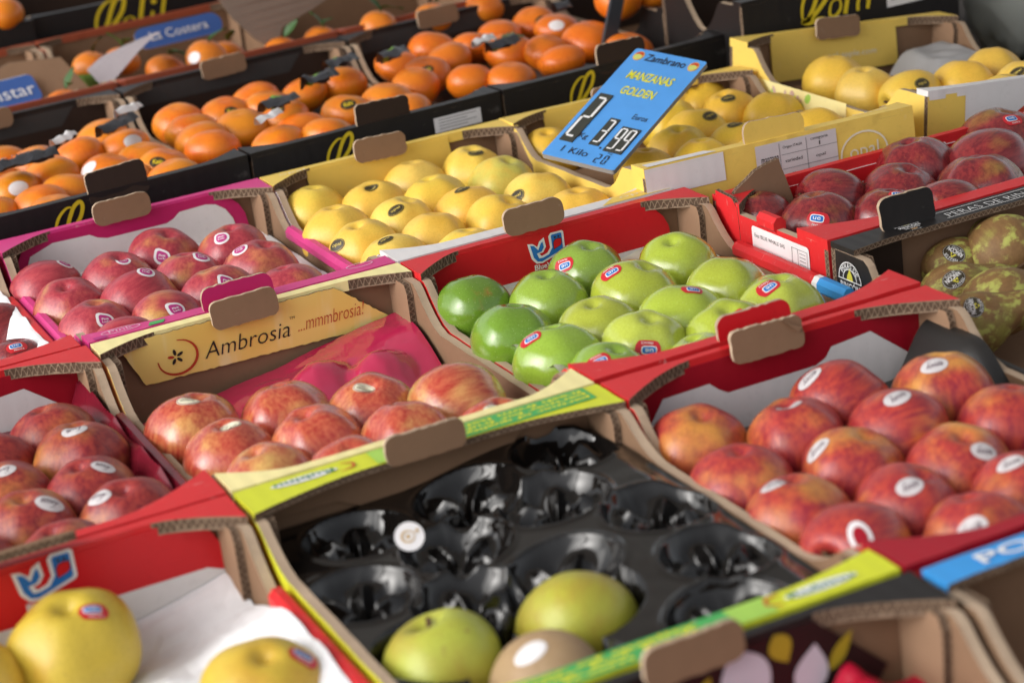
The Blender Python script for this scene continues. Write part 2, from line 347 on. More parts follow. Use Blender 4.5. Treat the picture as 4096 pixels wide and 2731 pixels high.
def make_box(label, cx, cy, zr, W=.296, D=.396, rot=(0, 0, 0), out=KR, far=(.012, RED, True), near=(.012, RED, True), g=(.05, .06), gn=None,
             sh=.042, rails=(None, None), flap=KR, flap_near=None, panel=None, inner=KR, fz=0, fbend=False, group='open cardboard fruit boxes on the stall', post=.052, fw=.063, fx=-.010, fh=.0255, fn=(.028, .007), fnx=-.006, gtilt=0, postmat=None):
    R3 = Matrix.Rotation(rot[2], 3, 'Z') @ Matrix.Rotation(rot[1], 3, 'Y') @ Matrix.Rotation(rot[0], 3, 'X')
    root = empty('fruit_box', Vector((cx, cy, zr)) - R3 @ Vector((0, 0, H)), R3.to_euler()); tag(root, label, 'box', group)
    x1, y1 = W / 2, D / 2
    b = MB(); b.box(-x1 + .002, x1 - .002, -y1 + .002, y1 - .002, 0, .004); b.build('base', KRD, root)
    # end walls
    for s in (1, -1):
        b = MB(); t = .006
        poly = [(-x1, .0042), (x1, .0042), (x1, H - .006), (-x1, H - .006)]
        if s > 0: b.prism(poly, lambda a, c, d: (a, y1 - t + d, c), t, 0, 1, 2)
        else: b.prism(poly, lambda a, c, d: (-a, -y1 + t - d, c), t, 0, 1, 2)
        b.build('end_wall', [inner, ED, out], root)
    # rims with their widened corners
    for s, (rw, mat, fold) in ((1, far), (-1, near)):
        gd, gl = g if s > 0 or gn is None else gn
        gd = max(gd, rw + .002)
        P = [(-x1, y1), (-x1, y1 - gd)]; E_ = [0]
        cv = [(u, (1 - u) ** 1.5) for u in (0, .08, .2, .35, .5, .68, .85, 1)]
        for u, k in cv[1:]: P.append((-x1 + gl * u, y1 - rw - (gd - rw) * k)); E_.append(1)
        for u, k in cv[::-1]:
            P.append((x1 - gl * u, y1 - rw - (gd - rw) * k)); E_.append((0 if fold else 1) if u == 1 else 1)
        P.append((x1, y1)); E_ += [0, 0]
        t = .0100 if fold else .0050
        b = MB(); b.prism([(p[0], p[1] * s) for p in P], lambda a, c, d: (a, c, H - d), t, 0, 1, 2, .0005, .012, E_)
        b.build('rim', [mat, ED, KRD], root)
    # low side walls that rise to full height at the corners
    for s in (-1, 1):
        t = .0075; lo = H - sh
        P = [(-y1 + .006, .0045), (y1 - .006, .0045)]
        top = [(y1 - .006, H - .006), (y1 - post, H - .006), (y1 - post - .006, H - .010)]
        cu = [(y1 - post - .006 - .045 * u, lo + (H - .010 - lo) * (1 - u) ** 1.7) for u in (.2, .45, .7, 1)]
        P += top + cu + [(-a, c) for a, c in cu[::-1]] + [(-a, c) for a, c in top[::-1]]
        b = MB()
        if s < 0: b.prism(P, lambda a, c, d: (-x1 + t - d, a, c), t, 0, 1, 2, .0005, .015)
        else: b.prism(P, lambda a, c, d: (x1 - t + d, -a, c), t, 0, 1, 2, .0005, .015)
        w_ = b.build('side_wall', [inner if postmat is None else postmat, EDW, out], root)
        rm = rails[0 if s < 0 else 1]
        if rm:
            b = MB(); L_ = y1 - post - .05; n = 8
            segs = [(-L_, L_, 0)]
            mats = [rm]
            if isinstance(rm, list): segs = [(-L_ + .05, L_, 0), (-L_ + .042, -L_ + .05, 1), (-L_, -L_ + .042, 2)]; mats = rm
            for y0, y2, mi in segs:
                ring = [(s * (x1 - t / 2) + .0072 * cos(2 * pi * i / n + .39), lo + .003 + .0085 * sin(2 * pi * i / n + .39)) for i in range(n)]
                for i in range(n):
                    p, q = ring[i], ring[(i + 1) % n]
                    b.face([(p[0], y0, p[1]), (q[0], y0, q[1]), (q[0], y2, q[1]), (p[0], y2, p[1])], mi, None, True)
                b.face([(p[0], y0, p[1]) for p in ring], mi); b.face([(p[0], y2, p[1]) for p in ring[::-1]], mi)
            b.build('rail', mats, root)
        # inner corner layers
        for e in (1, -1):
            Pp = [(y1 - .0065, .005), (y1 - .0065, H - .007), (y1 - post + .006, H - .007), (y1 - post + .002, H - .016), (y1 - post + .004, H * .45), (y1 - post + .012, .005)]
            b = MB()
            if s < 0: b.prism([(a * e, c) for a, c in Pp], lambda a, c, d: (-x1 + t + .0065 - d, a, c), .006, 0, 1, 2, .0006, .015)
            else: b.prism([(a * e, c) for a, c in Pp], lambda a, c, d: (x1 - t - .0065 + d, -a, c), .006, 0, 1, 2, .0006, .015)
            b.build('corner_post', [KRY, ED, KR], root)
    if flap: add_flap(root, y1 - far[0] - .0085, fz, flap, bend=fbend, w=fw, h=fh, x=fx)
    if flap_near: add_flap(root, -y1 + .0015, fn[1], flap_near, w=.068, h=fn[0], lean=.06, x=fnx)
    if panel: panel(root, W, D, far[0])
    return root
def pplace(y): return lambda a, c, d: (a, y + d, H + c)

# --- printed inner panels
def whale_emblem(root, place0, cx, cz, s, sq=.80):
    """white-edged blue emblem with the name under it"""
    place = lambda a, c, d: place0(a, cz + (c - cz) * sq, d)
    b = MB(); T = lambda p: (cx + p[0] * s, cz + p[1] * s)
    tail = [(-1.0, .45), (-.72, .38), (-.48, .12), (-.36, .42), (-.08, .62), (-.02, .0), (-.2, -.30), (-.42, -.34), (-.30, -.52), (.02, -.40), (.20, -.10), (.17, .62), (.30, .80), (.92, .80), (1.0, .70), (1.0, -.38), (.92, -.50), (-.30, -.98), (-.62, -.92), (-.86, -.55)]
    tail = [(p[0], p[1] + (.0 if p[0] < .1 else -.02)) for p in tail]
    body = [(-.86, .32), (-.66, .24), (-.46, -.10), (-.28, .30), (-.18, .38), (-.14, .02), (-.28, -.22), (-.56, -.28), (-.46, -.62), (-.24, -.64), (.10, -.52), (.32, -.14), (.30, .58), (.36, .66), (.84, .66), (.88, .60), (.88, -.34), (.82, -.42), (-.32, -.86), (-.56, -.80), (-.74, -.48)]
    poly_flat(b, [T(p) for p in tail], place, 0, .0004)
    poly_flat(b, [T(p) for p in body], place, 1, .0007)
    mouth = [(.40, .12), (.48, .28), (.62, .32), (.82, .30), (.82, .02), (.74, -.12), (.40, -.26)]
    poly_flat(b, [T((.61 + (p[0] - .61) * 1.14, .04 + (p[1] - .04) * 1.16)) for p in mouth], place, 2, .0009)
    poly_flat(b, [T(p) for p in mouth], place, 3, .0011)
    for ex in (.50, .70): poly_flat(b, [T(p) for p in ell(ex, .46, .065, .065, 10)], place, 2, .0010)
    put_text(b, 'BlueWhale', place, cx + .12 * s, cz - 1.16 * s, width=1.75 * s, height=.34 * s, m=0, offset=.02)
    put_text(b, 'Fruiticulteurs depuis 1950', place, cx + .12 * s, cz - 1.47 * s, width=1.8 * s, height=.15 * s, m=4)
    b.build('emblem', [INKW, INKB, INKK, REDP, plain('pink_ink', (.72, .36, .38))], root)
def panel_whale(root, W, D, rw, ins=.026, ex=-.008, es=.0195, ez=-.0185):
    y = D / 2 - rw - .001; x1 = W / 2 - ins + .026
    poly = [(-x1 + .010, -.102), (x1 - .026, -.102), (x1 - .026, -.040)] + [(x1 - .026 - .036 * (1 - cos(t)), -.040 + .036 * sin(t)) for t in (.3, .6, .9, 1.2, pi / 2)] + [(-x1 + .045, -.004), (-x1 + .028, -.012), (-x1 + .016, -.030), (-x1 + .010, -.05)]
    b = MB(); b.prism(poly, pplace(y), .003, 0, 0, 0)
    p = b.build('printed_panel', [REDP], root)
    b = MB(); poly_flat(b, [(-x1 + .012, -.101), (x1 - .028, -.101), (x1 - .028, -.050), (x1 - .040, -.045), (-x1 + .012, -.045)], pplace(y), 0, .0004)
    b.build('white_field', [WHT], p)
    whale_emblem(p, pplace(y), ex, ez, es)
def panel_maroon(root, W, D, rw):
    y = D / 2 - rw - .001; x1 = W / 2
    b = MB(); b.prism([(-x1 + .012, -.104), (x1 - .012, -.104), (x1 - .012, -.006), (-x1 + .012, -.006)], pplace(y), .003, 0, 0, 0)
    p = b.build('printed_panel', [MAR], root)
    P = [(-x1 + .030, -.103), (-x1 + .030, -.050), (-x1 + .048, -.025), (-.062, -.024), (-.054, -.031), (-.046, -.036), (.036, -.036), (.046, -.032), (.052, -.024), (x1 - .062, -.021), (x1 - .018, -.056), (x1 - .018, -.103)]
    b = MB(); poly_flat(b, P, pplace(y), 0, .0005); b.build('white_field', [WHT], p)
def panel_pink(root, W, D, rw):
    y = D / 2 - rw - .001; x1 = W / 2
    poly = [(-x1 + .010, -.104), (x1 - .022, -.104), (x1 - .022, -.045)] + [(x1 - .022 - .040 * (1 - cos(t)), -.043 + .040 * sin(t)) for t in (.3, .6, .9, 1.2, pi / 2)] + [(-x1 + .05, -.003), (-x1 + .028, -.012), (-x1 + .012, -.04)]
    b = MB(); b.prism(poly, pplace(y), .003, 0, 0, 0); p = b.build('printed_panel', [PNKB], root)
    P = [(-x1 + .014, -.103), (x1 - .036, -.103), (x1 - .036, -.048)] + [(x1 - .036 - .030 * (1 - cos(t)), -.048 + .036 * sin(t)) for t in (.4, .8, 1.2, pi / 2)] + [(.052, -.013), (.044, -.019), (.036, -.022), (-.030, -.022), (-.040, -.019), (-.048, -.014), (-x1 + .06, -.013), (-x1 + .034, -.022), (-x1 + .018, -.055)]
    b = MB(); poly_flat(b, P, pplace(y), 0, .0005); b.build('white_field', [WHT], p)
def panel_amb(root, W, D, rw):
    y = D / 2 - rw - .002; x1 = W / 2
    b = MB(); b.prism([(-x1 + .040, -.048), (x1 - .020, -.052), (x1 - .018, -.046), (x1 - .070, -.003), (-x1 + .02, -.003)], lambda a, c, d: (a, y + d - (c + .003) * .12, H + c), .004, 0, 1, 2, .0006, .004)
    p = b.build('printed_panel', [AMB, ED, KRD], root)
    pl = lambda a, c, d: (a, y + d - (c + .003) * .12, H + c)
    b = MB()
    ribbon(b, [(-.076 + .0185 * cos(t), -.029 + .0165 * sin(t)) for t in [1.5 - k * .42 for k in range(12)]], .0026, pl, 0)
    for k in range(5):
        a = pi / 2 + 2 * pi * k / 5 + .15
        poly_flat(b, ell(-.0775 + .0046 * cos(a), -.0285 + .0046 * sin(a), .0032, .0015, 10, a), pl, 0 if k == 1 else 1)
    b.build('emblem', [INKR, INKK], p)
    b = MB(); put_text(b, 'Ambrosia', pl, -.010, -.0305, width=.082, height=.0155, m=0, shear=.22, offset=-.008)
    put_text(b, 'TM', pl, .0345, -.021, width=.005, height=.0025, m=0)
    put_text(b, '...mmmbrosia!', pl, .072, -.0295, width=.066, height=.0135, m=1, shear=.25, offset=-.012)
    b.build('lettering', [INKK, INKR], p)
def panel_brown_curve(root, W, D, rw):
    x1 = W / 2; y = D / 2 - .010
    P = [(-x1 + .012, -.006), (-x1 + .012, -.024), (-.075, -.026), (-.055, -.036), (-.035, -.052), (-.01, -.055), (.045, -.050), (.062, -.034), (.072, -.018), (.085, -.010), (x1 - .02, -.006)]
    b = MB(); b.prism(P, pplace(y), .0035, 0, 1, 2); b.build('inner_panel', [KR, ED, KRD], root)
def panel_yellow(root, W, D, rw, site=True):
    y = D / 2 - rw - .001; x1 = W / 2
    b = MB(); b.prism([(-x1 + .055, -.060), (x1 - .068, -.056), (x1 - .074, -.003), (-x1 + .05, -.003)], pplace(y), .003, 0, 0, 0, .0004, .02)
    p = b.build('printed_panel', [YEL], root)
    b = MB(); put_text(b, 'opal-apple.com', pplace(y), .012, -.0365, width=.078, height=.0095, m=0, offset=.01); b.build('lettering', [INKWY], p)
def panel_dark(root, W, D, rw):
    y = D / 2 - .010; x1 = W / 2
    b = MB(); b.prism([(-x1 + .011, -.104), (x1 - .011, -.104), (x1 - .011, -.006), (-x1 + .011, -.006)], pplace(y), .0025, 0, 0, 0)
    p = b.build('printed_panel', [BLKI], root)
    b = MB(); poly_flat(b, [(-x1 + .012, -.030), (x1 - .075, -.030), (x1 - .055, -.007), (-x1 + .012, -.007)], pplace(y), 0, .0005); b.build('border', [GRY], p)
def panel_flower(root, W, D, rw):
    y = D / 2 - rw - .001; x1 = W / 2
    b = MB(); b.prism([(-x1 + .010, -.104), (x1 - .066, -.104), (x1 - .026, -.050), (x1 - .075, -.004), (-x1 + .01, -.004)], pplace(y), .003, 0, 0, 0)
    p = b.build('printed_panel', [card('plum_print', (.022, .007, .008), .5, .2, .1)], root)
    b = MB(); pl = pplace(y)
    def pet(cx, cz, L, wd, a, m, lift):
        pts = []
        for i in range(17):
            t = i / 16; k = sin(pi * t ** .8); pts.append((t * L, wd * k))
        pts = pts + [(q, -v) for q, v in pts[-2:0:-1]]
        poly_flat(b, [(cx + q * cos(a) - v * sin(a), cz + q * sin(a) + v * cos(a)) for q, v in pts], pl, m, lift)
    pet(.018, -.006, .052, .017, -1.25, 0, .0004); pet(.046, -.004, .022, .008, -1.2, 1, .0007); pet(.002, -.016, .040, .0055, -2.2, 1, .0006)
    pet(.066, -.052, .034, .012, 1.35, 0, .0004); pet(.082, -.040, .028, .005, .9, 1, .0006); pet(.050, -.066, .026, .008, .3, 1, .0006)
    pet(.030, -.075, .040, .006, -2.6, 1, .0007); pet(-.03, -.05, .03, .010, -2.4, 0, .0004); pet(.075, -.08, .03, .010, -2.2, 0, .0004)
    b.build('flower_print', [plain('lilac_white_ink', (.62, .58, .66)), plain('ochre_ink', (.42, .30, .02))], p)

def script_L(b, place, cx, cz, s, m=0, n=4):
    """flowing yellow script word"""
    T = lambda pts: [(cx + p[0] * s + p[1] * s * .22, cz + p[1] * s) for p in pts]
    ribbon(b, T([(.15, .95), (-.15, .98), (-.45, .70), (-.58, .30), (-.55, -.10), (-.48, -.25)]), .13 * s, place, m)
    ribbon(b, T([(-.30, -.30), (-.12, .10), (.02, .60), (.18, .98), (.42, 1.12), (.55, .90), (.48, .50), (.25, .15), (-.02, -.12), (-.30, -.28), (-.5, -.30), (-.2, -.38), (.2, -.34), (.5, -.42)]), .17 * s, place, m, taper=False)
    if n > 1: ribbon(b, T([(.85, .22), (.62, .12), (.60, -.25), (.82, -.36), (1.02, -.15), (.98, .12), (.82, .22)]), .12 * s, place, m)
    if n > 2: ribbon(b, T([(1.25, -.36), (1.28, .2), (1.34, .8), (1.42, 1.35)]), .17 * s, place, m, taper=False)
    if n > 2: poly_flat(b, [T([(1.80, .62)])[0]] and ell(*T([(1.80, .62)])[0], .12 * s, .10 * s, 10), place, m, .0006)
    if n > 2: ribbon(b, T([(1.78, .25), (1.74, -.1), (1.78, -.36)]), .13 * s, place, m, taper=False)
    if n > 3: ribbon(b, T([(2.18, -.36), (2.2, .2), (2.26, .8), (2.32, 1.35)]), .15 * s, place, m, taper=False)
def near_script(root, D, cx, cz, s, n=4):
    b = MB(); script_L(b, lambda a, c, d: (a, -D / 2 + d - .0004, H + c), cx, cz, s, 0, n); b.build('lettering', [INKY], root)

# ---- the boxes
bx = {}
bx['P'] = make_box('pink cardboard box with white inner panel holding pink-stickered red apples', .148, -.2, 0, out=PNK, far=(.010, PNK, True), near=(.017, PNK, True), rails=(PNK, PNK), flap=KR, flap_near=PNKB, panel=panel_pink, fz=.007, gn=(.026, .07))
bx['A'] = make_box('box with yellow inner panel lettered in black and red, striped red apples inside', .1485, -.6, 0, out=AMB, far=(.012, PALE, True), near=(.010, PALE, True), g=(.034, .055), panel=panel_amb, fz=.002, gn=(.040, .055), rails=(None, None))
bx['G'] = make_box('red box with blue whale emblem on its inner panel, full of green apples', .452, -.598, 0, W=.306, D=.39, out=RED, far=(.010, RED, True), near=(.015, RED, True), rails=(None, [RED, INKW, BLU]), panel=panel_whale, fn=(.026, .006), flap_near=REDP, g=(.048, .055), gn=(.045, .075), fz=.016, fx=-.020)
bx['K'] = make_box('lime and green rimmed box with a nearly empty black tray', .1485, -1.0, 0, out=LIM, far=(.027, LIM, False), near=(.022, LIM, False), g=(.046, .09), gn=(.034, .07), panel=panel_brown_curve, fh=.022, fz=.010, inner=KR, sh=.030)
bx['E'] = make_box('red rimmed box with maroon and white inner panel, red apples with oval stickers', .4515, -1.0, 0, W=.304, out=RED, far=(.007, RED, True), near=(.012, MAR, True), panel=panel_maroon, g=(.046, .075), flap=KR, fbend=True, fz=.001, fw=.066)
bx['N'] = make_box('red box at the left edge with maroon inner panel and dark red apples', -.1515, -.6, 0, out=RED, far=(.007, RED, True), near=(.012, RED, True), panel=panel_maroon, g=(.052, .075), rails=(None, MARP))
bx['W'] = make_box('red box at the left edge lined with white paper, two dark red apples visible', -.155, -.2, 0, out=RED, far=(.010, RED, True), near=(.018, RED, True), rails=(None, RED), gn=(.036, .07))
bx['Y1'] = make_box('yellow box with brown corners, full of yellow apples, left of the price sign', .4465, -.2, 0, out=WHT, far=(.010, YEL, True), near=(.020, WHT, True), panel=panel_yellow, g=(.046, .055), fw=.062, fz=.006)
ry2 = (radians(-3.6), 0, radians(-3.6))
bx['Y2'] = make_box('yellow box of yellow apples directly behind the blue price sign', .733, -.205, .0125, W=.306, rot=ry2, out=YEL, far=(.010, YEL, True), near=(.016, YEL, True), panel=panel_yellow, flap_near=YEL, g=(.046, .055), gn=(.03, .06), sh=.035)
bx['Y3'] = make_box('yellow and white box of yellow apples tilted at the upper right', 1.058, -.196, .015, W=.305, rot=(0, radians(5.5), 0), out=YEL, far=(.010, YEL, True), near=(.012, WHT, True), panel=panel_yellow, g=(.04, .055), gn=(.02, .04))
bx['M'] = make_box('red box of dark red apples with a white address label on its side', .797, -.545, 0, W=.37, D=.20, out=RED, far=(.008, RED, True), near=(.020, RED, True), flap=None, panel=None, g=(.05, .06), gn=(.05, .09), inner=WHT, sh=.010, post=.035, rails=(RED, None))
bx['R'] = make_box('black pear box with white lettering on its rim, holding russet pears', .765, -.85, 0, W=.306, D=.40, out=BLK, far=(.030, BLK, False), near=(.022, BLK, False), flap=None, panel=None, g=(.036, .05), inner=KRD, rails=(BLK, BLK), sh=.058, post=.05, postmat=BLK)
bx['B'] = make_box('red box with whale emblem and white paper, few large yellow apples', -.1515, -1.0, 0, W=.294, out=RED, far=(.010, RED, True), near=(.012, RED, True), panel=lambda r_, W, D, rw: panel_whale(r_, W, D, rw, .012, .008, .022, -.0135), rails=(None, RED), flap=None, g=(.046, .06))
bx['F'] = make_box('dark box with lily print inside at the bottom edge', .15, -1.402, 0, W=.298, out=BLK, far=(.008, BLK, True), near=(.012, BLK, True), panel=panel_flower, g=(.046, .075), fz=.006, fw=.066)
bx['S'] = make_box('brown box with blue lettered rim at the bottom right', .4585, -1.405, 0, W=.306, out=KR, far=(.024, BLU, False), near=(.012, BLU, False), g=(.026, .03), flap=None)
zo = .015
for nm, cx, cy, lab in (('O1', .132, .282, 'black box of persimmons at the left edge'), ('O2', .454, .299, 'black box of persimmons in the middle, dark wrappers between the fruit'), ('O3', .776, .316, 'black box of bright orange persimmons behind the price sign')):
    bx[nm] = make_box(lab, cx, cy, zo, W=.318, D=.485, rot=(0, 0, radians(3)), out=BLK, far=(.010, BLK, True), near=(.012, BLK, True), panel=panel_dark, inner=BLKI, flap=KR, flap_near=BLKI, fnx=.008, fn=(.036, .005), g=(.04, .05), sh=.05, group='black persimmon boxes in the back rows')
    near_script(bx[nm], .485, -.055, -.034, .026, 2)
for nm, cx, cy, lab in (('Q1', .125, .748, 'brown mandarin box with terracotta rim at the upper left edge'), ('Q2', .447, .765, 'brown mandarin box with terracotta rim and blue paper strip inside'), ('Q3', .769, .782, 'brown mandarin box with terracotta rim at the top centre')):
    bx[nm] = make_box(lab, cx, cy, zo + .002, W=.318, D=.405, rot=(0, 0, radians(3)), out=TER, far=(.008, TER, True), near=(.010, TER, True), panel=None, inner=KR, flap=None, g=(.02, .04), sh=.05, group='mandarin boxes in the back row')
    b = MB(); b.prism([(-.155, -.022), (.155, -.022), (.155, .002), (-.155, .002)], lambda a, c, d: (a, -.205 - .001 + d, H + c), .002, 0, 0, 0); b.build('terracotta_band', [TER], bx[nm])
for nm, cx, cy, z, D_, W_, lab in (('Z1', .130, 1.185, .045, .4, .316, 'black persimmon box at the top left corner'), ('Z2', .450, 1.200, .045, .4, .316, 'black persimmon box with yellow script behind the mandarins'), ('Z3', 1.105, .135, .06, .2, .32, 'black box with yellow script behind the tilted yellow box'), ('O4', 1.12, .46, .02, .40, .32, 'black persimmon box at the top edge right of centre')):
    bx[nm] = make_box(lab, cx, cy, z, W=W_, D=D_, out=BLK, far=(.010, BLK, True), near=(.012, BLK, True), inner=BLKI, flap=None, g=(.02, .04), sh=.05, group='black persimmon boxes in the back rows')
near_script(bx['Z2'], .4, -.045, -.036, .038); near_script(bx['Z3'], .2, -.055, -.030, .036)

# ---- extra parts and print on single boxes
def local(root): return root.matrix_basis.inverted()
bpy.context.view_layer.update()
# green field and upside-down lettering on the lime box's far rim, upright word on its near rim
def lime_rim(root, D, s):
    # s=+1 far rim (seen upside down), -1 near rim
    y0 = D / 2 - .013 if s > 0 else -D / 2 + .011
    pl = lambda a, c, d: (a * (-s), y0 + c * (-s) , H + .0004 - d)
    b = MB()
    hw = .0125 if s > 0 else .0105
    poly_flat(b, [(-.135, -hw), (-.02, -hw), (-.02, hw), (-.135, hw)] if s > 0 else [(-.145, -hw), (.035, -hw), (.035, hw), (-.145, hw)], pl, 0, .0002)
    poly_flat(b, [(-.020, -hw), (.045, -hw), (.045, hw), (-.020, hw)] if s > 0 else [(.035, -hw), (.062, -hw), (.062, hw), (.035, hw)], pl, 1, .00025)
    rows = (('partner of quality', .0068), ('partner for fruit', 0), ('fresh from Italy', -.0068)) if s > 0 else (('partner of quality', .0058), ('partner for fruit', 0), ('fresh from Italy', -.0058))
    for tx, dz in rows: put_text(b, tx, pl, -.079 if s > 0 else -.06, dz, width=.105 if s > 0 else .15, height=.0058, m=2, offset=.03, lift=.0004)
    cx = .098
    poly_flat(b, ell(cx, 0, .026, .0052, 18), pl, 4, .0003)
    put_text(b, 'Rubinu', pl, cx, 0, width=.046, height=.0062, m=3, offset=.02, lift=.0006)
    ribbon(b, [(cx - .030, -.006), (cx - .038, -.002), (cx - .036, .005), (cx - .026, .007)], .002, pl, 5)
    b.build('rim_print', [GRN, LGR, INKLY, INKGR, INKW, INKR], root)
lime_rim(bx['K'], .396, 1); lime_rim(bx['K'], .396, -1)
# pear box: rim lettering, badge, upright flap
def badge(b, pl, cx, cy, s):
    poly_flat(b, ell(cx, cy, s, s, 28), pl, 1, .0003)
    for r in (1.0, .62): ribbon(b, [(cx + s * r * cos(t), cy + s * r * sin(t)) for t in [pi * k / 14 for k in range(15)]], .05 * s, pl, 0, .0005, False, 1)
    put_text(b, 'PERAS DE', pl, cx, cy + .80 * s, width=1.7 * s, height=.26 * s, m=0, curve=.80 * s, lift=.0006)
    poly_flat(b, [(cx - .28 * s, cy + .02 * s), (cx + .28 * s, cy + .02 * s), (cx + .22 * s, cy + .28 * s), (cx + .10 * s, cy + .5 * s), (cx + .02 * s, cy + .72 * s), (cx - .06 * s, cy + .5 * s), (cx - .22 * s, cy + .26 * s)], pl, 2, .0005)
    b.face([pl(cx - 1.05 * s, cy - .02 * s, -.0006), pl(cx + 1.05 * s, cy - .02 * s, -.0006), pl(cx + 1.05 * s, cy + .03 * s, -.0006), pl(cx - 1.05 * s, cy + .03 * s, -.0006)], 0)
    put_text(b, 'RINCÓN', pl, cx, cy - .28 * s, width=1.75 * s, height=.44 * s, m=0, offset=.02, lift=.0006)
    put_text(b, 'DE SOTO', pl, cx, cy - .68 * s, width=1.25 * s, height=.26 * s, m=0, lift=.0006)
    poly_flat(b, [(cx - .35 * s, cy - .86 * s), (cx + .35 * s, cy - .86 * s), (cx + .12 * s, cy - 1.05 * s), (cx - .12 * s, cy - 1.05 * s)], pl, 3, .0005)
    put_text(b, 'LA RIOJA', pl, cx, cy - 1.18 * s, width=1.0 * s, height=.14 * s, m=0, lift=.0006)
BMATS = [INKW, INKK, plain('pear_ink', (.62, .56, .05)), plain('tan_ink', (.45, .24, .07))]
r = bx['R']; pl = lambda a, c, d: (a, .2 - .0155 + c, H + .0003 - d)
b = MB(); put_text(b, 'PERAS DE RINCÓN DE SOTO', pl, .052, -.001, width=.185, height=.0125, m=0, offset=-.018)
for dz in (.0085, -.0098): b.face([pl(-.045, dz - .0004, -.0006), pl(.15, dz - .0004, -.0006), pl(.15, dz + .0004, -.0006), pl(-.045, dz + .0004, -.0006)], 0)
b.build('lettering', [INKW], r)
b = MB(); badge(b, pl, -.082, .0005, .0125); b.build('badge', BMATS, r)
b = MB(); plx = lambda a, c, d: (-.153 - .0003 + d, -a, H + c); badge(b, plx, -.172, -.030, .0170); b.build('badge', BMATS, r)
add_flap(r, .2 - .012, .013, BLK, w=.058, h=.032, lean=.1, x=-.078)
b = MB(); b.prism([(-.135, -.10), (-.085, -.10), (-.085, -.006), (-.135, -.006)], pplace(.2 - .010), .003, 0, 0, 0); b.build('black_panel', [BLKI], r)
# address label on the red box's side
b = MB(); plx = lambda a, c, d: (-.185 - .0004 + d, -a, H + c)
poly_flat(b, rrect(.020, -.038, .098, .046, .004), plx, 0, .0004)
put_text(b, 'Exp: BLUE WHALE SAS', plx, .002, -.024, width=.052, height=.005, m=1); put_text(b, 'Origen: FRANCIA', plx, -.004, -.044, width=.034, height=.0045, m=1); put_text(b, 'Calibre: 18 F', plx, .036, -.048, width=.026, height=.0045, m=1)
for x0, x2, z0, z2 in ((.040, .066, -.020, -.0206), (.040, .066, -.038, -.0386), (.040, .0406, -.020, -.0386), (.0655, .0661, -.020, -.0386), (.050, .0506, -.020, -.0386)):
    b.face([plx(x0, z2, -.0008), plx(x2, z2, -.0008), plx(x2, z0, -.0008), plx(x0, z0, -.0008)], 2)
for k in range(4): b.face([plx(.053, -.024 - k * .0035, -.0008), plx(.063, -.024 - k * .0035, -.0008), plx(.063, -.0232 - k * .0035, -.0008), plx(.053, -.0232 - k * .0035, -.0008)], 2)
b.build('address_label', [STW, INKK, INKG], bx['M'])
# torn upright brown flap in the far left corner of the red box, and its red side tab
b = MB(); b.prism([(-.180, -.045), (-.180, -.010), (-.168, .004), (-.145, .018), (-.118, .024), (-.098, -.045)], pplace(.1 - .018), .005, 0, 1, 2, .0006, .01); b.build('torn_flap', [KRD, ED, RED], bx['M'])
b = MB(); b.prism([(-.092, -.09), (-.092, .006), (-.062, .004), (-.054, -.004), (-.050, -.09)], lambda a, c, d: (-.1855 + d, -a, H + c), .0045, 0, 1, 2, .0005, .01); b.build('side_tab', [RED, ED, KR], bx['M'])
b = MB(); b.prism([(-.180, -.104), (.180, -.104), (.180, -.010), (-.180, -.010)], pplace(.1 - .010), .0025, 0, 0, 0); pp = b.build('printed_panel', [WHT], bx['M'])
b = MB(); poly_flat(b, [(-.178, -.024), (.178, -.024), (.178, -.010), (-.178, -.010)], pplace(.1 - .010), 0, .0005); b.build('red_border', [REDP], pp)
# shipping label and oval logo on the yellow box's front
y2 = bx['Y2']; D2 = .396; pn0 = lambda a, c, d: (a, -D2 / 2 - .0004 + d, H + c)
pn = lambda a, c, d: pn0(a * 1.1 + .022, c * 1.05, d)
b = MB(); poly_flat(b, [(-.048, -.066), (.036, -.066), (.036, -.004), (-.048, -.004)], pn, 0, .0003)
for z in (-.018, -.032, -.046, -.056): b.face([pn(-.022, z, -.0006), pn(.036, z, -.0006), pn(.036, z + .0006, -.0006), pn(-.022, z + .0006, -.0006)], 2)
for x in (-.024, .004): b.face([pn(x, -.064, -.0006), pn(x + .0007, -.064, -.0006), pn(x + .0007, -.006, -.0006), pn(x, -.006, -.0006)], 2)
for tx, x, z, w_, h_ in (('manzana', -.034, -.020, .018, .006), ('Origen: ITALIA', -.010, -.011, .020, .0035), ('categoria', .018, -.009, .018, .0035), ('I', .018, -.014, .0012, .004), ('variedad', -.010, -.024, .018, .0035), ('opal', .018, -.026, .010, .004), ('calibre', -.010, -.038, .016, .0035), ('18', -.010, -.050, .006, .006), ('L 0905162', .004, -.0605, .024, .004)): put_text(b, tx, pn, x, z, width=w_, height=h_, m=1)
for k in range(6): b.face([pn(-.044, -.036 - k * .004, -.0006), pn(-.028, -.036 - k * .004, -.0006), pn(-.028, -.0345 - k * .004, -.0006), pn(-.044, -.0345 - k * .004, -.0006)], 2)
b.build('shipping_label', [STS, INKK, INKG], y2)
pn = pn0
b = MB(); ribbon(b, [(.092 + .027 * cos(t), -.036 + .022 * sin(t)) for t in [2 * pi * k / 24 for k in range(25)]], .002, pn, 0, .0005, False, 1)
put_text(b, 'opal', pn, .092, -.035, width=.034, height=.019, m=0); b.build('logo', [INKWY], y2)
b = MB(); pt = lambda a, c, d: (a, -D2 / 2 + .008 + c, H + .0004 - d); put_text(b, 'PO-R1-opal', pt, .11, .004, width=.04, height=.006, m=0); b.build('rim_print', [INKWY], y2)
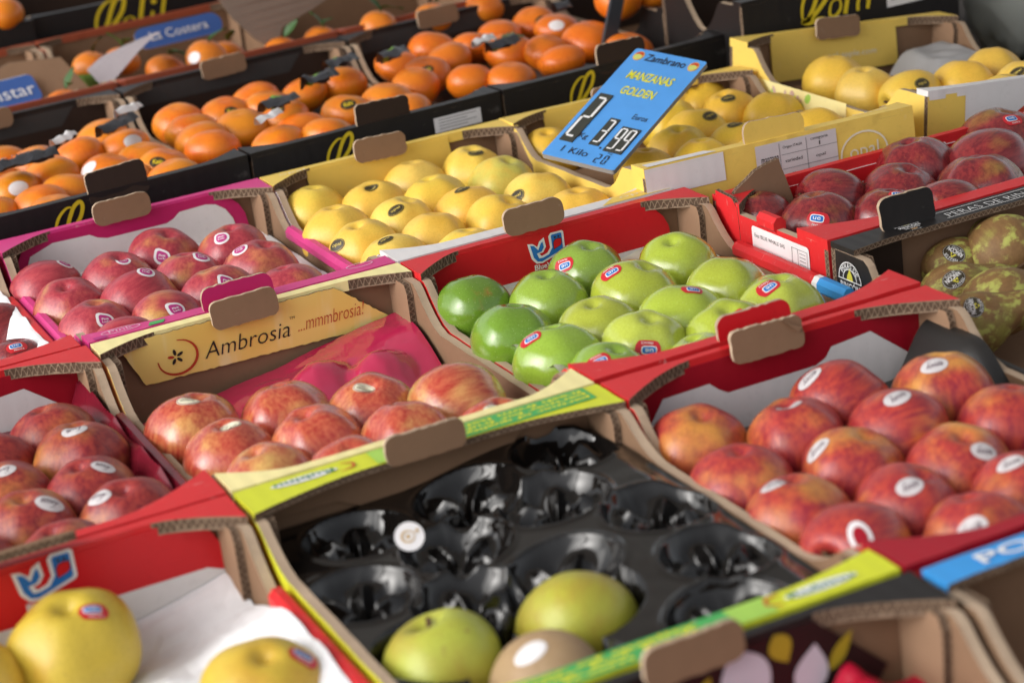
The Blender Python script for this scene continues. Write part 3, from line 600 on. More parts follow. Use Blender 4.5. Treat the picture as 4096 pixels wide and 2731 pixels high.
b = MB(); poly_flat(b, [(-.153, -.03), (-.066, -.03), (-.066, -.001), (-.153, -.001)], pn, 0, .0003); b.build('white_front', [WHT], y2)
b = MB(); pt = lambda a, c, d: (a, -D2 / 2 + .011 + c, H + .0004 - d); poly_flat(b, [(-.148, -.009), (-.072, -.009), (-.08, .004), (-.148, .004)], pt, 0, .0002); b.build('white_rim', [WHT], y2)
# yellow corner of the left yellow box's near rim; the rest of that rim is white
b = MB(); pt = lambda a, c, d: (a, -.198 + c, H + .0004 - d); poly_flat(b, [(.070, .001), (.147, .001), (.147, .042), (.118, .022), (.09, .018)], pt, 0, .0002); put_text(b, 'opal', pt, .112, .011, width=.035, height=.009, m=1); b.build('rim_print', [YEL, INKWY], bx['Y1'])
b = MB(); pt = lambda a, c, d: (a, .198 + c, H + .0004 - d); put_text(b, 'opal', pt, -.115, -.014, width=.03, height=.008, m=0); b.build('rim_print', [INKWY], bx['Y1'])
# front of the tilted box: yellow corner, white face with a coloured circle
pn3 = lambda a, c, d: (a, -.198 - .0004 + d, H + c)
b = MB(); poly_flat(b, [(-.105, -.10), (.152, -.10), (.152, -.002), (-.105, -.002)], pn3, 0, .0003)
ribbon(b, [(.0 + .062 * cos(t), -.085 + .058 * sin(t)) for t in [pi * k / 20 for k in range(21)]], .006, pn3, 1, .0005, False, 1)
ribbon(b, [(.0 + .052 * cos(t), -.085 + .048 * sin(t)) for t in [pi * k / 20 for k in range(11)]], .007, pn3, 2, .0006, False, 1)
b.build('front_print', [WHT, INKR, BLU], bx['Y3'])
b = MB(); pls = lambda a, c, d: (-.1525 - .0005 + d, -a, H + c); poly_flat(b, [(-.14, -.075), (.05, -.075), (.05, -.038), (-.14, -.038)], pls, 0, .0004)
for k in range(26): poly_flat(b, ell(-.135 + random.random() * .12, -.056 + random.uniform(-.014, .014), random.uniform(.003, .008), random.uniform(.002, .005), 7, random.random() * 3), pls, 1 + k % 3, .0006 + k * .00001)
b.build('side_print', [PALE, LGR, LIM, plain('pale_pink_ink', (.62, .42, .38))], bx['Y3'])
# blue lettered rim
b = MB(); pt = lambda a, c, d: (a, .198 - .0125 + c, H + .0004 - d); put_text(b, 'POMME', pt, -.068, 0, width=.105, height=.013, m=0, offset=.015); b.build('lettering', [INKW], bx['S'])
# stickers on boxes in the back
for k, x, z, W_, w_, h_ in (('O2', .100, -.022, .485, .062, .018), ('Z3', .085, -.028, .2, .07, .04)):
    b = MB(); pp_ = (lambda D__: lambda a, c, d: (a, -D__ / 2 - .0006 + d, H + c))(W_); poly_flat(b, [(x - w_ / 2, z - h_ / 2), (x + w_ / 2, z - h_ / 2), (x + w_ / 2, z + h_ / 2), (x - w_ / 2, z + h_ / 2)], pp_, 0, .0003)
    for j in range(4): b.face([pp_(x - w_ * .4, z + h_ * (.3 - .2 * j), -.0005), pp_(x + w_ * (.4 - .2 * (j % 2)), z + h_ * (.3 - .2 * j), -.0005), pp_(x + w_ * (.4 - .2 * (j % 2)), z + h_ * (.35 - .2 * j), -.0005), pp_(x - w_ * .4, z + h_ * (.35 - .2 * j), -.0005)], 1)
    b.build('shipping_label', [STW, INKG], bx[k])
# folded-over flap on the front-left red box (seen edge on) and small rim marks on the pink box
b = MB(); b.prism(rrect(0, 0, .088, .040, .012), lambda a, c, d: (-.012 + a, .198 - .020 + c * .92, H + .016 - c * .34 - d), .006, 0, 1, 2, .0008, .008); b.build('handle_flap', [KR, ED, KRD], bx['B'])
b = MB(); pt = lambda a, c, d: (a, -.198 + .012 + c, H + .0004 - d)
ribbon(b, [(-.115 + .018 * cos(t), .006 * sin(t)) for t in [2 * pi * k / 16 for k in range(17)]], .0012, pt, 0, .0003, False, 1); put_text(b, 'Pink', pt, -.115, 0, width=.022, height=.006, m=0)
poly_flat(b, [(-.092, -.010), (-.078, -.010), (-.074, -.002), (-.088, -.001)], pt, 1, .0003); poly_flat(b, [(-.142, -.011), (-.130, -.011), (-.130, -.004), (-.142, -.004)], pt, 2, .0003)
ribbon(b, [(.118 + .013 * cos(t), .004 + .006 * sin(t)) for t in [2 * pi * k / 16 for k in range(17)]], .0012, pt, 0, .0003, False, 1)
b.build('rim_print', [plain('pale_pink_print_ink', (.75, .45, .58)), GRN, INKP], bx['P'])

# ------------------------------------------------------------------ trays and papers lying in the boxes
def sheet(name, label, cat, bounds, zf, mat, nx=60, ny=60, inside=None, smooth=True, group=None):
    x0, x1, y0, y1 = bounds; V = []; F = []; idx = {}
    for j in range(ny + 1):
        for i in range(nx + 1):
            x = x0 + (x1 - x0) * i / nx; y = y0 + (y1 - y0) * j / ny; V.append((x, y, zf(x, y)))
    for j in range(ny):
        for i in range(nx):
            x = x0 + (x1 - x0) * (i + .5) / nx; y = y0 + (y1 - y0) * (j + .5) / ny
            if inside is None or inside(x, y): a = j * (nx + 1) + i; F.append((a, a + 1, a + nx + 2, a + nx + 1))
    me = bpy.data.meshes.new(name); me.from_pydata(V, [], F); me.materials.append(mat)
    me.polygons.foreach_set('use_smooth', [smooth] * len(F)); me.update()
    o = link(name, me); return tag(o, label, cat, group)
def nz(x, y, s, k=0): return noise.noise(Vector((x * s + k, y * s - k, k * 1.7)))
def smooth01(t): t = min(1, max(0, t)); return t * t * (3 - 2 * t)
FR = {
 'P': [(0.0329, -0.0889, -0.042, 0.0375, (0.545, -0.217, 0.81)), (0.0987, -0.1156, -0.042, 0.0383, (0.172, -0.473, 0.864)), (0.1596, -0.0756, -0.042, 0.0385, (-0.278, -0.886, 0.37)), (0.2232, -0.1148, -0.042, 0.036, (-0.439, -0.489, 0.754)), (0.1575, -0.1704, -0.042, 0.0363, (0.371, -0.46, 0.807)), (0.2253, -0.2022, -0.042, 0.039, (-0.545, -0.034, 0.838)), (0.0347, -0.1682, -0.042, 0.0378, None), (0.0973, -0.2057, -0.042, 0.0387, (0.213, -0.247, 0.945)), (0.1615, -0.2512, -0.042, 0.038, (0.132, -0.718, 0.684)), (0.2236, -0.288, -0.042, 0.036, None), (0.0406, -0.2493, -0.042, 0.038, (0.087, -0.84, 0.535)), (0.1029, -0.2872, -0.042, 0.036, (0.041, -0.737, 0.675)), (0.0513, -0.3299, -0.042, 0.036, None)],
 'G': [(0.3362, -0.4747, -0.036, 0.036, None), (0.3934, -0.5162, -0.036, 0.0365, None), (0.4587, -0.4681, -0.036, 0.036, (-0.816, -0.251, 0.521)), (0.4612, -0.5616, -0.036, 0.0405, (-0.613, 0.06, 0.787)), (0.531, -0.5106, -0.036, 0.036, None), (0.5262, -0.6093, -0.036, 0.0388, None), (0.5316, -0.6882, -0.036, 0.038, (-0.432, -0.293, 0.853)), (0.4612, -0.6412, -0.036, 0.039, (0.171, -0.386, 0.906)), (0.3939, -0.6114, -0.036, 0.036, None), (0.33, -0.5752, -0.036, 0.0366, None), (0.3356, -0.6495, -0.036, 0.0379, (-0.662, -0.005, 0.75)), (0.4036, -0.6805, -0.036, 0.036, (-0.379, -0.854, 0.357)), (0.3493, -0.7197, -0.036, 0.036, (-0.492, -0.417, 0.764)), (0.4665, -0.7107, -0.036, 0.036, (-0.025, -0.551, 0.834)), (0.4154, -0.7539, -0.036, 0.036, None)],
 'A': [(0.0381, -0.5677, -0.042, 0.0394, (-0.09, -0.257, 0.962)), (0.1096, -0.595, -0.042, 0.0378, None), (0.1701, -0.6354, -0.042, 0.037, (-0.197, -0.244, 0.95)), (0.233, -0.6733, -0.042, 0.0402, None), (0.0445, -0.639, -0.042, 0.0376, (0.139, -0.101, 0.985)), (0.1095, -0.6689, -0.042, 0.0374, None), (0.1712, -0.7102, -0.042, 0.0372, None), (0.2325, -0.7511, -0.042, 0.037, (-0.175, -0.284, 0.943)), (0.0524, -0.708, -0.042, 0.037, None), (0.1091, -0.747, -0.042, 0.037, None)],
 'K': [(0.0521, -1.0464, -0.054, 0.04, None), (0.142, -1.0573, -0.054, 0.0412, None), (0.0919, -1.1138, -0.054, 0.04, (-0.287, -0.154, 0.946))],
 'E': [(0.3399, -0.876, -0.042, 0.037, None), (0.4012, -0.9167, -0.042, 0.037, (-0.152, 0.007, 0.988)), (0.4654, -0.8807, -0.042, 0.0376, (-0.65, 0.119, 0.75)), (0.4662, -0.9582, -0.042, 0.0377, (-0.211, -0.22, 0.952)), (0.5321, -0.9209, -0.042, 0.0394, (-0.385, -0.24, 0.891)), (0.535, -0.9961, -0.042, 0.0378, None), (0.4036, -0.9882, -0.042, 0.037, (-0.734, 0.15, 0.663)), (0.3285, -0.9562, -0.042, 0.037, None), (0.3314, -1.0249, -0.042, 0.037, (-0.439, 0.166, 0.883)), (0.3974, -1.0633, -0.042, 0.037, (-0.296, -0.492, 0.819)), (0.4615, -1.0344, -0.042, 0.0381, (0.102, -0.732, 0.674)), (0.4661, -1.1041, -0.042, 0.037, (-0.377, 0.016, 0.926)), (0.3353, -1.0936, -0.042, 0.037, (-0.383, -0.662, 0.644)), (0.4032, -1.132, -0.042, 0.037, (-0.547, -0.546, 0.635)), (0.3418, -1.163, -0.042, 0.037, None)],
 'N': [(-0.0641, -0.4942, -0.042, 0.037, None), (-0.0587, -0.5649, -0.042, 0.0392, (-0.036, -0.289, 0.957)), (-0.1249, -0.5301, -0.042, 0.037, None), (-0.1275, -0.5988, -0.042, 0.037, (0.032, -0.312, 0.95)), (-0.0689, -0.6351, -0.042, 0.037, (0.372, -0.381, 0.847)), (-0.0552, -0.7025, -0.042, 0.037, (-0.601, -0.039, 0.798)), (-0.1265, -0.6727, -0.042, 0.037, (0.469, -0.451, 0.759)), (-0.1181, -0.7447, -0.042, 0.037, None), (-0.1804, -0.7155, -0.042, 0.037, None), (-0.0541, -0.7713, -0.042, 0.037, None)],
 'W': [(-0.0353, -0.1428, -0.051, 0.033, None), (-0.041, -0.2619, -0.051, 0.033, (-0.034, -0.534, 0.845))],
 'Y1': [(0.3377, -0.0517, -0.04, 0.0356, None), (0.394, -0.0886, -0.04, 0.034, (-0.078, -0.24, 0.968)), (0.4617, -0.0456, -0.04, 0.034, None), (0.4504, -0.1285, -0.04, 0.0347, None), (0.5269, -0.0583, -0.04, 0.034, (0.019, -0.446, 0.895)), (0.5344, -0.1214, -0.04, 0.0344, None), (0.5373, -0.2063, -0.04, 0.0346, (-0.851, -0.333, 0.407)), (0.462, -0.193, -0.04, 0.0358, (-0.258, -0.184, 0.949)), (0.3271, -0.1494, -0.04, 0.0356, None), (0.3907, -0.1823, -0.04, 0.034, (-0.394, -0.47, 0.79)), (0.3299, -0.2203, -0.04, 0.034, (-0.885, -0.176, 0.431)), (0.3957, -0.2509, -0.04, 0.034, None), (0.4683, -0.2594, -0.04, 0.034, None), (0.5363, -0.2992, -0.04, 0.034, None), (0.3362, -0.2833, -0.04, 0.034, (-0.275, -0.278, 0.92)), (0.4014, -0.3244, -0.04, 0.034, None)],
 'Y2': [(0.8473, -0.0195, -0.036, 0.033, None), (0.8416, -0.09, -0.036, 0.033, (-0.238, -0.504, 0.831)), (0.8687, -0.1451, -0.036, 0.033, None), (0.8606, -0.241, -0.036, 0.0346, None), (0.7732, -0.1354, -0.036, 0.0355, (0.17, -0.642, 0.748)), (0.7821, -0.2119, -0.036, 0.033, (-0.234, -0.196, 0.952)), (0.7145, -0.2479, -0.036, 0.033, None), (0.7756, -0.2729, -0.036, 0.033, None), (0.6228, -0.0596, -0.036, 0.033, None), (0.6589, -0.222, -0.036, 0.033, None), (0.7224, -0.1824, -0.036, 0.033, None), (0.7736, -0.0717, -0.036, 0.033, None)],
 'Y3': [(0.9749, -0.1134, -0.021, 0.0373, None), (0.9664, -0.1887, -0.021, 0.0346, None), (0.9889, -0.2484, -0.021, 0.034, (-0.097, -0.728, 0.678)), (1.0541, -0.2547, -0.021, 0.0364, None), (1.1141, -0.2284, -0.021, 0.034, None), (1.1009, -0.3011, -0.021, 0.034, (-0.611, -0.456, 0.647)), (1.0496, -0.3382, -0.021, 0.034, None)],
 'M': [(0.6458, -0.4713, -0.027, 0.03, None), (0.6774, -0.5285, -0.027, 0.0348, (-0.504, -0.767, 0.397)), (0.724, -0.4847, -0.027, 0.034, None), (0.7771, -0.523, -0.027, 0.0364, None), (0.7307, -0.5666, -0.027, 0.0321, (0.074, -0.535, 0.842)), (0.8278, -0.4733, -0.027, 0.0399, None), (0.8906, -0.515, -0.027, 0.0411, None), (0.8368, -0.567, -0.027, 0.0394, None), (0.9456, -0.4599, -0.027, 0.0411, (-0.05, -0.562, 0.825)), (0.7795, -0.602, -0.027, 0.0328, None)],
 'B': [(-0.143, -0.8674, -0.046, 0.0433, (0.375, -0.491, 0.787)), (-0.0561, -1.0099, -0.046, 0.0402, (0.689, -0.361, 0.628)), (-0.2157, -0.8755, -0.046, 0.035, None)],
 'O1': [(0.1231, 0.3437, -0.016, 0.03, (-0.003, -0.836, 0.549)), (0.1769, 0.3288, -0.016, 0.03, None), (0.2256, 0.4049, -0.016, 0.03, None), (0.2327, 0.3276, -0.016, 0.03, (0.195, -0.875, 0.442)), (0.2344, 0.2429, -0.016, 0.03, None), (0.2424, 0.1786, -0.016, 0.03, (-0.416, -0.684, 0.599)), (0.1856, 0.2159, -0.016, 0.03, (-0.795, -0.3, 0.527)), (0.1902, 0.159, -0.016, 0.03, None), (0.1295, 0.1807, -0.016, 0.03, None), (0.0853, 0.1467, -0.016, 0.03, None), (0.0749, 0.2462, -0.016, 0.03, (0.096, -0.934, 0.344)), (0.1275, 0.2647, -0.016, 0.03, None), (0.0954, 0.3922, -0.016, 0.03, None), (0.0875, 0.091, -0.016, 0.03, None), (0.0296, 0.1511, -0.016, 0.03, None), (0.236, 0.1215, -0.016, 0.03, None), (0.0651, 0.3239, -0.016, 0.03, None)],
 'O2': [(0.3224, 0.3868, -0.016, 0.03, None), (0.3216, 0.331, -0.016, 0.03, None), (0.3173, 0.2753, -0.016, 0.03, None), (0.3129, 0.2197, -0.016, 0.03, None), (0.38, 0.3704, -0.016, 0.03, (0.011, -0.91, 0.415)), (0.3728, 0.288, -0.016, 0.03, None), (0.434, 0.4181, -0.016, 0.03, None), (0.4352, 0.3623, -0.016, 0.03, None), (0.4287, 0.2921, -0.016, 0.03, (-0.375, -0.664, 0.647)), (0.4924, 0.3879, -0.016, 0.03, None), (0.5479, 0.3931, -0.016, 0.03, None), (0.3791, 0.1692, -0.016, 0.03, None), (0.4247, 0.2092, -0.016, 0.03, None), (0.4375, 0.1549, -0.016, 0.03, None), (0.4956, 0.2385, -0.016, 0.03, (-0.196, -0.758, 0.622)), (0.5528, 0.2493, -0.016, 0.03, None), (0.5468, 0.1761, -0.016, 0.03, None)],
 'O3': [(0.6388, 0.4181, -0.013, 0.028, None), (0.7084, 0.4605, -0.013, 0.0308, None), (0.6944, 0.3779, -0.013, 0.0288, None), (0.6418, 0.3296, -0.013, 0.0293, (-0.253, -0.815, 0.521)), (0.7515, 0.4186, -0.013, 0.028, None), (0.8091, 0.4614, -0.013, 0.028, None), (0.7722, 0.3454, -0.013, 0.0317, None), (0.8722, 0.4828, -0.013, 0.028, (0.012, -0.949, 0.316)), (0.8789, 0.4213, -0.013, 0.028, (-0.398, -0.807, 0.436)), (0.8031, 0.2992, -0.013, 0.028, None), (0.8715, 0.3063, -0.013, 0.0346, None), (0.7945, 0.2418, -0.013, 0.028, None), (0.7078, 0.2131, -0.013, 0.028, None), (0.6666, 0.2449, -0.013, 0.028, None), (0.8836, 0.2232, -0.013, 0.028, None), (0.6085, 0.288, -0.013, 0.028, None)]}
KA_ = FR['K']
KC = [(-.080, .140), (-.031, .075), (.050, .082), (.092, .150), (.098, .018), (.096, -.068), (.008, .142), (-.095, -.058), (.010, -.01), (-.112, .052), (.06, -.14), (-.05, -.13), (-.055, .0)]
def ztray(x, y):
    X, Y = x - .1485, y + 1.0
    z = -.034 + .012 * smooth01((X + .03) / .10) - .008 * smooth01((X - .115) / .02) + .0012 * nz(x, y, 14) + .0003 * nz(x, y, 60, 3)
    for i, (cx, cy) in enumerate(KC):
        dx, dy = X - cx, Y - cy; d = math.hypot(dx, dy) / .0405
        z += .0016 * exp(-((d - 1.02) / .06) ** 2)
        if d < 1:
            th = math.atan2(dy, dx) + .25 * nz(x, y, 30, i); a = 2.5 * (th + i * .7)
            tri = 1 - 2 / pi * abs(math.asin(max(-1, min(1, sin(a)))))
            z += -.027 * (1 - d ** 2.4) ** .8 + .0185 * tri ** 1.8 * smooth01(d / .25) * smooth01((.92 - d) / .45) + .0013 * (1 - 2 * abs(nz(x, y, 60, i)))
    for c in KA_:
        d = math.hypot(x - c[0], y - c[1]) / .046
        if d < 1: z = min(z, -.045 - .045 * (1 - d * d) ** .5)
    return z
sheet('plastic_tray', 'shiny black moulded tray with empty cups in the lime-rimmed box', 'tray', (.010, .287, -1.19, -.8115), ztray, BLKP, 240, 300)
def zpink(x, y):
    X, Y = x - .1485, y + .6
    z = -.082 + .040 * min(1, max(0, (X + .10) / .23)) * smooth01((Y - .05) / .10)
    for cx, cy, a in ((.030, .120, .022), (.082, .098, .024), (-.02, .10, .016)):
        d = math.hypot(X - cx, (Y - cy) * 1.2) / .034
        if d < 1: z += a * .75 * (1 - d * d) ** 1.1 * (1 + .10 * nz(x * 3, y, 40, 3))
    return z + .0025 * nz(x, y, 30, 2) + .0005 * nz(x, y, 110, 5)
sheet('plastic_tray', 'shiny pink plastic tray rising behind the striped red apples', 'tray', (.012, .284, -.79, -.414), zpink, PNKP, 110, 120)
def cupped(k, base, amp=.018, kx=30, extra=None):
    C_ = FR[k]
    def f(x, y):
        d = min(math.hypot(x - c[0], y - c[1]) for c in C_)
        z = base + amp * smooth01((d - .012) / .05) + .002 * nz(x, y, kx, 1)
        return z + (extra(x, y) if extra else 0)
    return f
sheet('plastic_tray', 'matt black tray under the oval-stickered apples, corner raised', 'tray', (.312, .596, -1.19, -.822), cupped('E', -.084, .020, 30, lambda x, y: .044 * smooth01((x - .55) / .04) * smooth01((y + .94) / .06)), BLKM, 70, 80)
sheet('plastic_tray', 'maroon plastic tray under the dark red apples at the left edge', 'tray', (-.29, -.016, -.79, -.414), cupped('N', -.076, .022, 30, lambda x, y: .030 * smooth01((x + .035) / .018)), MARP, 60, 70)
sheet('plastic_tray', 'white cupped tray under the pink-stickered apples', 'tray', (.012, .284, -.39, -.012), cupped('P', -.074, .022), WHT, 60, 70)
sheet('tissue_sheet', 'pale translucent tissue under the green apples', 'tissue', (.312, .592, -.785, -.412), cupped('G', -.066, .016, 40, lambda x, y: .030 * smooth01((.350 - x) / .03) * smooth01((-y - .52) / .05) + .005 * nz(x, y, 60)), plain('greenish_tissue', (.62, .62, .50), .5), 90, 110)
def zpaper(x, y):
    X, Y = x + .1515, y + 1.0
    z = -.072 - .012 * smooth01((Y - .08) / .08) + .030 * abs(nz(x, y, 8, 4)) + .011 * abs(nz(x, y, 19, 8)) + .0012 * nz(x, y, 90, 2)
    z += .036 * smooth01((X - .07) / .07) * (1 - .6 * smooth01((Y - .05) / .1)) + .012 * smooth01((Y - .13) / .05) * smooth01((X + .02) / .06)
    d = min(math.hypot(x - c[0], y - c[1]) for c in FR['B'])
    return z - .012 * (1 - smooth01(d / .05))
sheet('paper_sheet', 'crumpled white paper lining the box of large yellow apples', 'paper', (-.29, -.014, -1.19, -.814), zpaper, PAPER, 34, 42, None, False)
sheet('paper_sheet', 'white paper lining the red box at the left edge', 'paper', (-.29, -.014, -.39, -.012), lambda x, y: -.075 + .045 * smooth01((x + .05) / .03) + .004 * nz(x, y, 40), PAPER, 50, 60)
sheet('paper_sheet', 'white tissue peaks poking up between the dark red apples', 'tissue', (.625, .975, -.635, -.462), lambda x, y: -.062 + sum(h * max(0, 1 - math.hypot(x - a, y - c) / .032) for a, c, h in ((.688, -.488, .052), (.872, -.464, .060), (.925, -.480, .045), (.80, -.54, .03))) + .004 * nz(x, y, 60), PAPER, 110, 60)
for k, lab in (('Y1', 'brown moulded liner under the yellow apples left of the sign'), ('Y2', 'brown moulded liner under the yellow apples behind the sign')):
    ro = bx[k]; cx, cy = ro.location.x, ro.location.y
    sheet('moulded_liner', lab, 'liner', (cx - .136, cx + .136, cy - .186, cy + .182), cupped(k, -.075 if k == 'Y1' else -.062, .016), KRD, 50, 60)
sheet('moulded_liner', 'brown liner in the tilted yellow box', 'liner', (.93, 1.19, -.38, -.02), lambda x, y: -.05 - (x - 1.06) * .096, KRD, 10, 10)
sheet('paper_sheet', 'grey-white paper leaning in the tilted yellow box', 'paper', (1.085, 1.19, -.16, -.03), lambda x, y: -.075 + .045 * smooth01((x - 1.085) / .05) * smooth01((y + .16) / .06) + .004 * nz(x, y, 40), plain('grey_paper', (.36, .355, .36), .7), 30, 30)
for k, lab in (('O1', 'dark liner under the persimmons at the left edge'), ('O2', 'dark liner under the persimmons in the middle'), ('O3', 'dark liner under the persimmons behind the sign')):
    ro = bx[k]; cx, cy = ro.location.x, ro.location.y
    sheet('moulded_liner', lab, 'liner', (cx - .132, cx + .132, cy - .215, cy + .215), lambda x, y: -.046 + .003 * nz(x, y, 40), BLKM, 20, 20)
def zred(x, y): return -.085 + .060 * smooth01((x - .205 - .25 * (y + 1.25)) / .02) + .004 * nz(x, y, 40)
sheet('plastic_tray', 'glossy red plastic tray corner in the lily-print box', 'tray', (.09, .288, -1.33, -1.222), lambda x, y: -.1 + .062 * smooth01((x - .19) / .05) * (1 - .35 * smooth01((x - .24) / .03)) + .006 * abs(nz(x, y, 40)), REDPL, 60, 50)

# ------------------------------------------------------------------ fruit
PEAR = ((0, 1.62), (.15, 1.58), (.30, 1.38), (.45, 1.17), (.62, 1.01), (.85, .94), (1.15, .96), (1.5, 1.0), (2.0, 1.0), (2.5, .95), (2.9, .89), (3.05, .84), (pi, .80))
def interp(T, x):
    for (a, p), (b_, q) in zip(T, T[1:]):
        if x <= b_: t = (x - a) / (b_ - a); return p + (q - p) * (t * t * (3 - 2 * t) * .5 + t * .5)
    return T[-1][1]
def rad(kind, v, ph, th):
    if kind == 'apple':
        r = 1 - .44 * exp(-(ph / .25) ** 2) - .24 * exp(-((pi - ph) / .23) ** 2) - (.07, .03, .10)[v] * cos(ph) ** 2 + (.10, .07, .12)[v] * cos(ph) * sin(ph) ** .5
        r *= 1 + (.022, .030, .014)[v] * cos(5 * th + v) * sin(ph) ** 2 * (1.3 - cos(ph)) + .035 * sin(th + v * 2) * sin(ph) * cos(ph) + .03 * sin(2 * th + 1.3 * v) * sin(ph) ** 2 * (.6 - cos(ph))
        return r
    if kind == 'persimmon':
        s = sin(ph); c_ = cos(ph)
        r = 1 / sqrt(s * s + (c_ / (.80, .86, .76)[v]) ** 2) - .06 * exp(-((pi - ph) / .3) ** 2) - .05 * exp(-(ph / .3) ** 2)
        return r * (1 + .02 * cos(4 * th + v) * s * s + .012 * sin(th))
    if kind == 'pear':
        return interp(PEAR, ph) * (1 + .02 * sin(th + v) * sin(ph) + .012 * cos(3 * th + v) * sin(ph))
FM = {}
def fruit_mesh(kind, v, mat):
    k = (kind, v, mat.name)
    if k in FM: return FM[k]
    nr, ns = 30, 40; V = [(0, 0, rad(kind, v, 0, 0))]; F = []
    for i in range(1, nr):
        t = i / nr; ph = pi * (t - .095 * sin(2 * pi * t))
        for j in range(ns):
            th = 2 * pi * j / ns; r = rad(kind, v, ph, th); V.append((r * sin(ph) * cos(th), r * sin(ph) * sin(th), r * cos(ph)))
    V.append((0, 0, -rad(kind, v, pi, 0))); n = len(V) - 1
    for j in range(ns):
        F.append((0, 1 + j, 1 + (j + 1) % ns)); F.append((n, n - ns + (j + 1) % ns, n - ns + j))
        for i in range(nr - 2):
            a = 1 + i * ns; F.append((a + j, a + ns + j, a + ns + (j + 1) % ns, a + (j + 1) % ns))
    me = bpy.data.meshes.new(kind); me.from_pydata(V, [], F); me.materials.append(mat); me.polygons.foreach_set('use_smooth', [True] * len(F)); me.update()
    FM[k] = me; return me
def tube_bm(b, pts, r0, r1, m=0, n=7):
    P = [Vector(p) for p in pts]; rings = []
    for i, p in enumerate(P):
        d = (P[min(i + 1, len(P) - 1)] - P[max(i - 1, 0)]).normalized(); a = d.orthogonal().normalized(); c_ = d.cross(a); r = r0 + (r1 - r0) * i / (len(P) - 1)
        rings.append([p + a * r * cos(2 * pi * k / n) + c_ * r * sin(2 * pi * k / n) for k in range(n)])
    V = [q for R_ in rings for q in R_]; F = []
    for i in range(len(P) - 1):
        for k in range(n): F.append((i * n + k, i * n + (k + 1) % n, (i + 1) * n + (k + 1) % n, (i + 1) * n + k))
    F.append(tuple(range((len(P) - 1) * n, len(P) * n))); b.mesh(V, F, m)
SM = {}
def stem_mesh(kind, v):
    if (kind, v) not in SM:
        b = MB()
        if kind == 'apple': tube_bm(b, [(0, 0, .40), (.01, .0, .62), (.04 + .03 * v, .02, .80), (.09 + .05 * v, .03, .92)], .035, .05)
        else: tube_bm(b, [(0, 0, 1.55), (.03, 0, 1.75), (.10, .02, 2.0), (.20, .03, 2.18)], .05, .07)
        o = b.build('stem', [STEM]); SM[(kind, v)] = o.data; bpy.data.objects.remove(o)
    return SM[(kind, v)]
def calyx_mesh():
    if 'cx' not in SM:
        b = MB()
        for k in range(5):
            a = 2 * pi * k / 5
            b.mesh([(.04 * cos(a - .6), .04 * sin(a - .6), -.60), (.13 * cos(a - .1), .13 * sin(a - .1), -.70), (.17 * cos(a), .17 * sin(a), -.60), (.10 * cos(a + .35), .10 * sin(a + .35), -.67), (.02 * cos(a), .02 * sin(a), -.58)], [(0, 1, 4), (1, 2, 3), (1, 3, 4)], 0, False)
        o = b.build('calyx', [CALX]); SM['cx'] = o.data; bpy.data.objects.remove(o)
    return SM['cx']
def top_leaves():
    if 'tl' not in SM:
        b = MB()
        for k in range(4):
            a = 2 * pi * k / 4 + .4
            pts = [(0, -.02), (.16, .17), (.34, .16), (.46, .0), (.34, -.16), (.16, -.17)]
            b.mesh([(q * cos(a) - s * sin(a), q * sin(a) + s * cos(a), .80 - .22 * q * q + .05 * abs(s)) for q, s in pts], [(0, 1, 2, 3), (0, 3, 4, 5)], 0, False)
        tube_bm(b, [(0, 0, .76), (.02, 0, .88), (.05, 0, .93)], .06, .045)
        o = b.build('calyx', [plain('grey_green_calyx', (.16, .17, .08), .8)]); SM['tl'] = o.data; bpy.data.objects.remove(o)
    return SM['tl']
RIGHT, UPV = right, up
